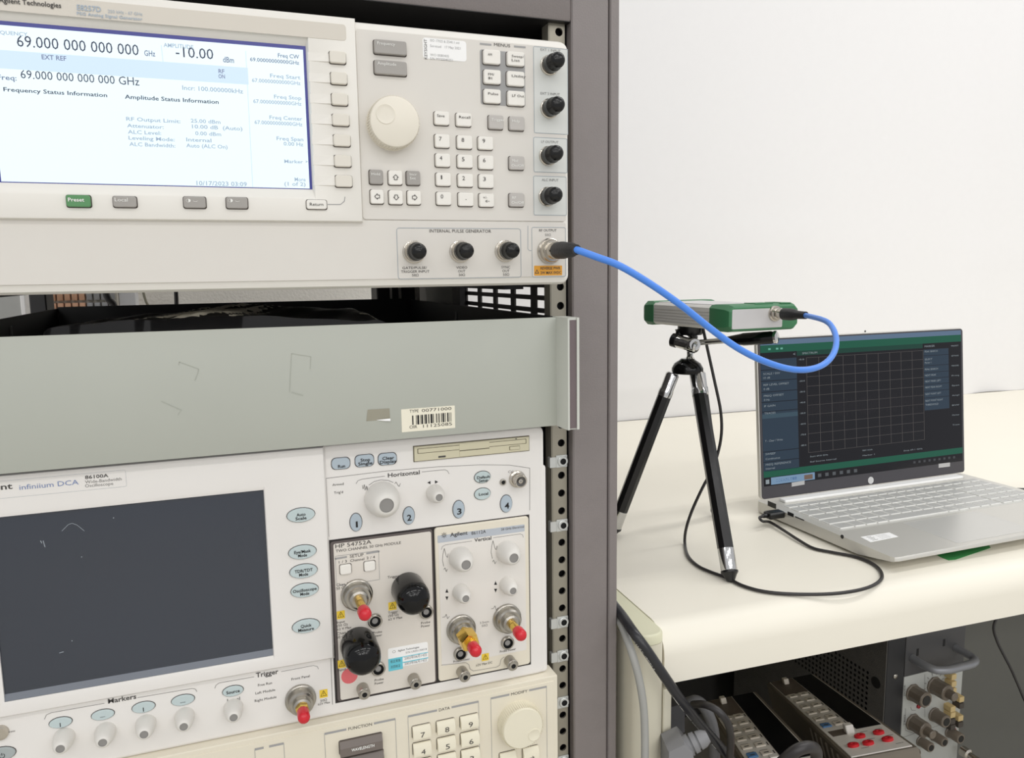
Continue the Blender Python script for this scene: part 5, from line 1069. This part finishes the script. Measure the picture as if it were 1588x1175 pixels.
def bknob(x, y, k, n=9, inner=False):
    o = turned(CP, x, y, [(r_ * k, h_ * (k + 1) / 2) for r_, h_ in HEXK], BKN, 'knob', n=n)
    if inner: turned(CP, x, y, [(r_ * .52 * k, h_ + 22 * (k + 1) / 2) for r_, h_ in [(13, 0), (12, 16), (10, 17), (5, 17), (.01, 16.5)]], BKN, 'inner_knob', parent=o, n=12)
    else: turned(CP, x, y, [(7.4 * k, 25.3 * (k + 1) / 2), (7.4 * k, 26 * (k + 1) / 2), (.01, 26 * (k + 1) / 2)], MWIN, 'knob_cap', parent=o, n=16)
bknob(1415, 1073, 1.15); bknob(1448, 1062, 1.2, 9, True); bknob(1415, 1119, 1.15, 9, True); bknob(1448, 1107, .95, 12)
bknob(1427, 1148, .72, 12); bknob(1448, 1140, .72, 12); bknob(1472, 1134, .8, 12); bknob(1407, 1157, .66, 12)
for x, y, m_ in ((1468.5, 1043.5, BTN), (1468.5, 1054.5, BTN), (1468.5, 1065, BTN), (1480.5, 1078, BTN), (1480.5, 1088, BTD), (1467, 1093, BTN), (1467, 1102, BTN), (1467, 1112, BTD), (1467, 1121, BTD), (1479, 1107, BTN), (1479, 1117, BTD)):
    key(CP, x, y, 7.5, 8, 14, m_, 'rr', 'push_key', r=1.2)
for x, y in ((1424, 1094.5), (1479, 1131)): turned(CP, x, y, [(4, 0), (3.6, 2), (.01, 3)], mat('red lamp', (150, 30, 40), .3), 'red_lamp')
CP.line([(1412, 1096), (1414, 1101), (1420, 1101)], .9, INKM); CP.line([(1434, 1045), (1434, 1112)], .8, INKM); CP.line([(1400, 1143), (1478, 1117)], .8, INKM); CP.line([(1404, 1098), (1404, 1132), (1418, 1137)], .8, INKM)
for k in range(9):
    a_ = math.radians(20 + 28 * k); q0 = CP.p(1448, 1062, .3); CP.ink(INKM).stripe((q0.x + 18 * math.cos(a_), q0.y, q0.z + 18 * math.sin(a_)), (q0.x + 23 * math.cos(a_), q0.y, q0.z + 23 * math.sin(a_)), 1.3)
for y, s_ in ((1070, 'MODE'), (1116, 'TRIG')): text(CP.ink(INKD), s_, CP.p(1403.5, y + 8, .3), Vector((CP.p(1403.5, y).x, CP.Y - .3, CP.p(1403.5, y - 8).z)), 3.4, (-1, 0, 0))
CP.flush()
mb = MB(); q0 = CP.p(1450, 1160); mb.box(cx1, cx2, YC - 20, YC + 20, FLOOR + 2, zlo - 2, 4); mb2 = obj('lower_plate', mb, mat('lower grey plate', (74, 74, 78), .5), ch)
q0 = at(1486, 1152, YC); mb = MB(); mb.lathe((q0.x - 12, YC - 18, q0.z), (0, -1, 0), [(9, 0), (9, 12), (5.5, 14), (5.5, 36), (4, 38)], 18); obj('front_bnc', mb, NICKEL, ch)
# grey cabinet to the right of the mainframe
mb = MB(); mb.box(cx2 + 3, 1700, YC + 6, 1290, FLOOR, -470, 1.5)
top('storage_cabinet', mb, mat('dark grey cabinet paint', (94, 94, 89), .6, var=.03), 'plain dark grey cabinet under the bench, right of the black mainframe', 'cabinet', origin=(1400, 1100, FLOOR))
# hanging thin cord
mb = MB(); mb.tube([atd(1562, 936, 885), atd(1549, 952, 885), atd(1541, 972, 885), atd(1546, 993, 885), atd(1556, 1014, 885), atd(1568, 1037, 885), atd(1579, 1062, 890), atd(1592, 1092, 895), atd(1620, 1150, 900)], 1.5, 8); top('hanging_cord', mb, UC, 'thin black cord hanging from under the bench in front of the grey cabinet', 'cord', smooth=60)
# cables between rack and bench
mb = MB(); mb.tube([at(940, 915, 645), at(949, 937, 622), at(957, 955, 603), at(967, 976, 580), at(980, 1012, 562), at(991, 1052, 556), at(998, 1096, 554), at(1000, 1140, 554), at(1000, 1190, 554), at(999, 1260, 556)], 3.5, 12); top('grey_cable', mb, mat('grey cable jacket', (160, 160, 156), .45, var=.03), 'thick light grey cable hanging between the rack post and bench leg', 'cable', smooth=60)
pc_ = thing('power_cable', 'thick black power cable with white print crossing the bench leg', 'cable', (420, 600, -600))
def dep(x, y, Y): return (x, y, FWD.dot(at(x, y, Y)))
pth = [dep(938, 912, 650), dep(950, 935, 612), dep(966, 956, 588), dep(983, 981, 563), dep(1003, 1008, 553), dep(1028, 1045, 549), dep(1052, 1080, 552), dep(1080, 1116, 560), dep(1110, 1150, 568), dep(1140, 1185, 574), dep(1180, 1240, 580)]
mb = MB(); mb.tube([atd(*p) for p in pth], 4.6, 14); obj('jacket', mb, mat('black power jacket', (34, 34, 38), .3, var=.05), pc_, 60)
q_ = MB(); random.seed(5); QQ, TT = mb.Q, mb.T; ld_ = (-RGT * .75 - UPV * .66)
for i_ in range(10, len(QQ) - 8):
    for k in range(3):
        if random.random() < .35: continue
        t_ = k / 3; t2_ = t_ + random.uniform(.1, .26); n_ = (-FWD * .62 + ld_ * .78); n_ = (n_ - TT[i_] * n_.dot(TT[i_])).normalized()
        if (i_ // 7) % 3 == 1: continue
        q_.stripe(QQ[i_].lerp(QQ[i_ + 1], t_) + n_ * 4.75, QQ[i_].lerp(QQ[i_ + 1], t2_) + n_ * 4.75, .9, n_)
obj('print', q_, INKW, pc_, 0, rec=False)['kind'] = 'stuff'
for (pp, rr_, lb) in (([(1075, 1092, 720), (1092, 1092, 700), (1112, 1101, 690), (1127, 1118, 690), (1133, 1140, 700), (1132, 1170, 720), (1126, 1230, 740)], 3.4, 'black cable arching over beside the grey plug under the bench'), ([(1196, 1200, 660), (1215, 1180, 640), (1236, 1163, 634), (1256, 1158, 640), (1266, 1166, 655), (1264, 1200, 690)], 5.0, 'thick black cable looped over the left multimeter under the bench'), ([(1062, 1092, 760), (1078, 1086, 752), (1092, 1096, 750), (1104, 1122, 752), (1108, 1160, 760), (1106, 1220, 775)], 5.5, 'grey black cable curving down behind the power cable under the bench')):
    mb = MB(); mb.tube([atd(*p) for p in pp], rr_, 12); top('loose_cable', mb, UC if rr_ != 5.5 else mat('dark grey jacket', (96, 96, 98), .45), lb, 'cable', smooth=60)
# grey moulded plug with ribbed strain relief, dark adapter behind it
PG = mat('grey moulded plug', (126, 126, 128), .5, var=.03)
gp = thing('power_plug', 'grey moulded power plug with a ribbed neck, beside the bench leg', 'plug', (430, 610, -560))
DG_ = 690
def gd(x, y, d=0): return atd(x, y, DG_ + d)
mb = MB(); f = [gd(1030, 1150), gd(1055, 1138), gd(1068, 1152), gd(1070, 1166), gd(1068, 1200), gd(1030, 1200)]; mb.quadloop([[p - FWD * 16 for p in f], [p - FWD * 18 + (sum(f, Vector()) / 6 - p) * .05 for p in f]][::-1] + [[p + FWD * 16 for p in f]]); obj('plug_body', mb, PG, gp, 25)
ax = gd(1100, 1140, -6) - gd(1066, 1156, -6); L_ = ax.length
mb = MB(); mb.lathe(gd(1064, 1157, -6), ax, [(9, 0), (9.5, L_ * .2), (7.4, L_ * .21), (7.4, L_ * .27), (9, L_ * .28), (8.7, L_ * .48), (6.8, L_ * .49), (6.8, L_ * .55), (8.2, L_ * .56), (7.4, L_ * .8), (5, L_ * 1.0)], 16); obj('strain_relief', mb, PG, gp, 25)
mb = MB(); f = [gd(1034, 1098, 60), gd(1056, 1092, 60), gd(1062, 1105, 60), gd(1062, 1135, 60), gd(1034, 1142, 60)]; mb.quadloop([f, [p + FWD * 50 for p in f]]); top('power_adapter', mb, mat('charcoal adapter', (62, 62, 66), .5), 'dark grey power adapter block behind the ribbed plug under the bench', 'adapter', smooth=20)
# ------------------------------------------------------------------ seen through the gap behind the rack
YK = 1405.0
pcb = thing('parts_cabinet', 'small parts cabinet with peach and grey drawers behind the rack', 'cabinet', (at(125, 465, YK).x, YK + 30, -200))
a = at(73, 470, YK); b = at(183, 470, YK); zt_ = at(120, 448, YK).z
CAB = mat('pale cabinet frame', (206, 200, 188), .5); PEA = mat('peach drawer', (206, 160, 130), .5, var=.05); GRD = mat('grey drawer', (150, 150, 152), .5, var=.05)
mb = MB(); mb.box(a.x, b.x, YK + 6, YK + 55, -220, zt_ + 30, 1); obj('cabinet_frame', mb, CAB, pcb)
xs = [at(x, 470, YK).x for x in (76.5, 88.5, 100, 111.3, 122.5, 134, 145.5, 157, 168.5, 180)]; zr = at(120, 466.5, YK).z
for r_ in range(3):
    z1_ = zr + 21 - 24 * r_
    for k in range(9):
        mb = MB(); mb.box(xs[k] + 1.2, xs[k + 1] - 1.2, YK - 4, YK + 5.9, z1_ - 20, z1_, 1); obj('drawer', mb, PEA if k < 5 else GRD, pcb)
q0 = at(65.5, 462, 1130); mb = MB(); mb.lathe((q0.x, 1130, q0.z), (0, -1, 0), [(7, 0), (7, 3), (5, 6), (.01, 6.2)], 16); mb.box(q0.x - 4, q0.x + 1, 1126, 1131, q0.z - 16, q0.z - 4); obj('latch_screw', mb, mat('beige latch', (196, 182, 156), .4), rack)
mb = MB(); a = at(184.5, 460, 1420); b = at(211, 460, 1420); mb.box(a.x, b.x, 1415, 1460, -420, 60, 1); top('white_box', mb, mat('pale grey box', (214, 214, 216), .5), 'pale grey upright box on the wall behind the rack', 'box', smooth=20)
for (x0, y0, x1, y1, d_, r_, m_, lb) in ((219, 440, 229, 480, 1380, 2.0, mat('olive cord', (140, 136, 120), .5), 'thin grey green cord slanting down the wall behind the rack'), (272.5, 440, 274.5, 485, 1300, 3.1, UC, 'straight black cord hanging down behind the rack'), (160, 440, 171.5, 478, 1200, 4.6, UC, 'slanting thick black cord in front of the parts cabinet')):
    p_, q_ = at(x0, y0, d_), at(x1, y1, d_); v_ = q_ - p_
    e_ = q_ + v_ * 1.5; mb = MB(); mb.tube([p_ - v_ * 2, p_ - v_ * .5, p_ + v_ * .5, e_, Vector((e_.x + 8, e_.y - 12, -500)), Vector((e_.x + 5, e_.y - 12, FLOOR + 120)), Vector((e_.x + 10, e_.y - 40, FLOOR + r_)), Vector((e_.x + 30, e_.y - 120, FLOOR + r_))], r_, 10); top('cord', mb, m_, lb, 'cord', smooth=60)

a = at(-70, 470, 1250); b = at(36.5, 470, 1250); mb = MB(); mb.box(a.x, b.x - 3, 1250, 1280, FLOOR, 60, 1); t_ = thing('partition_panel', 'plain grey upright panel with a bright edge strip behind the rack, far left', 'panel', (a.x, 1265, FLOOR)); obj('panel', mb, mat('grey partition', (168, 168, 164), .5), t_)
mb = MB(); mb.box(b.x - 3, b.x + 3, 1246, 1284, FLOOR, 62, 1); obj('edge_strip', mb, WALL, t_)
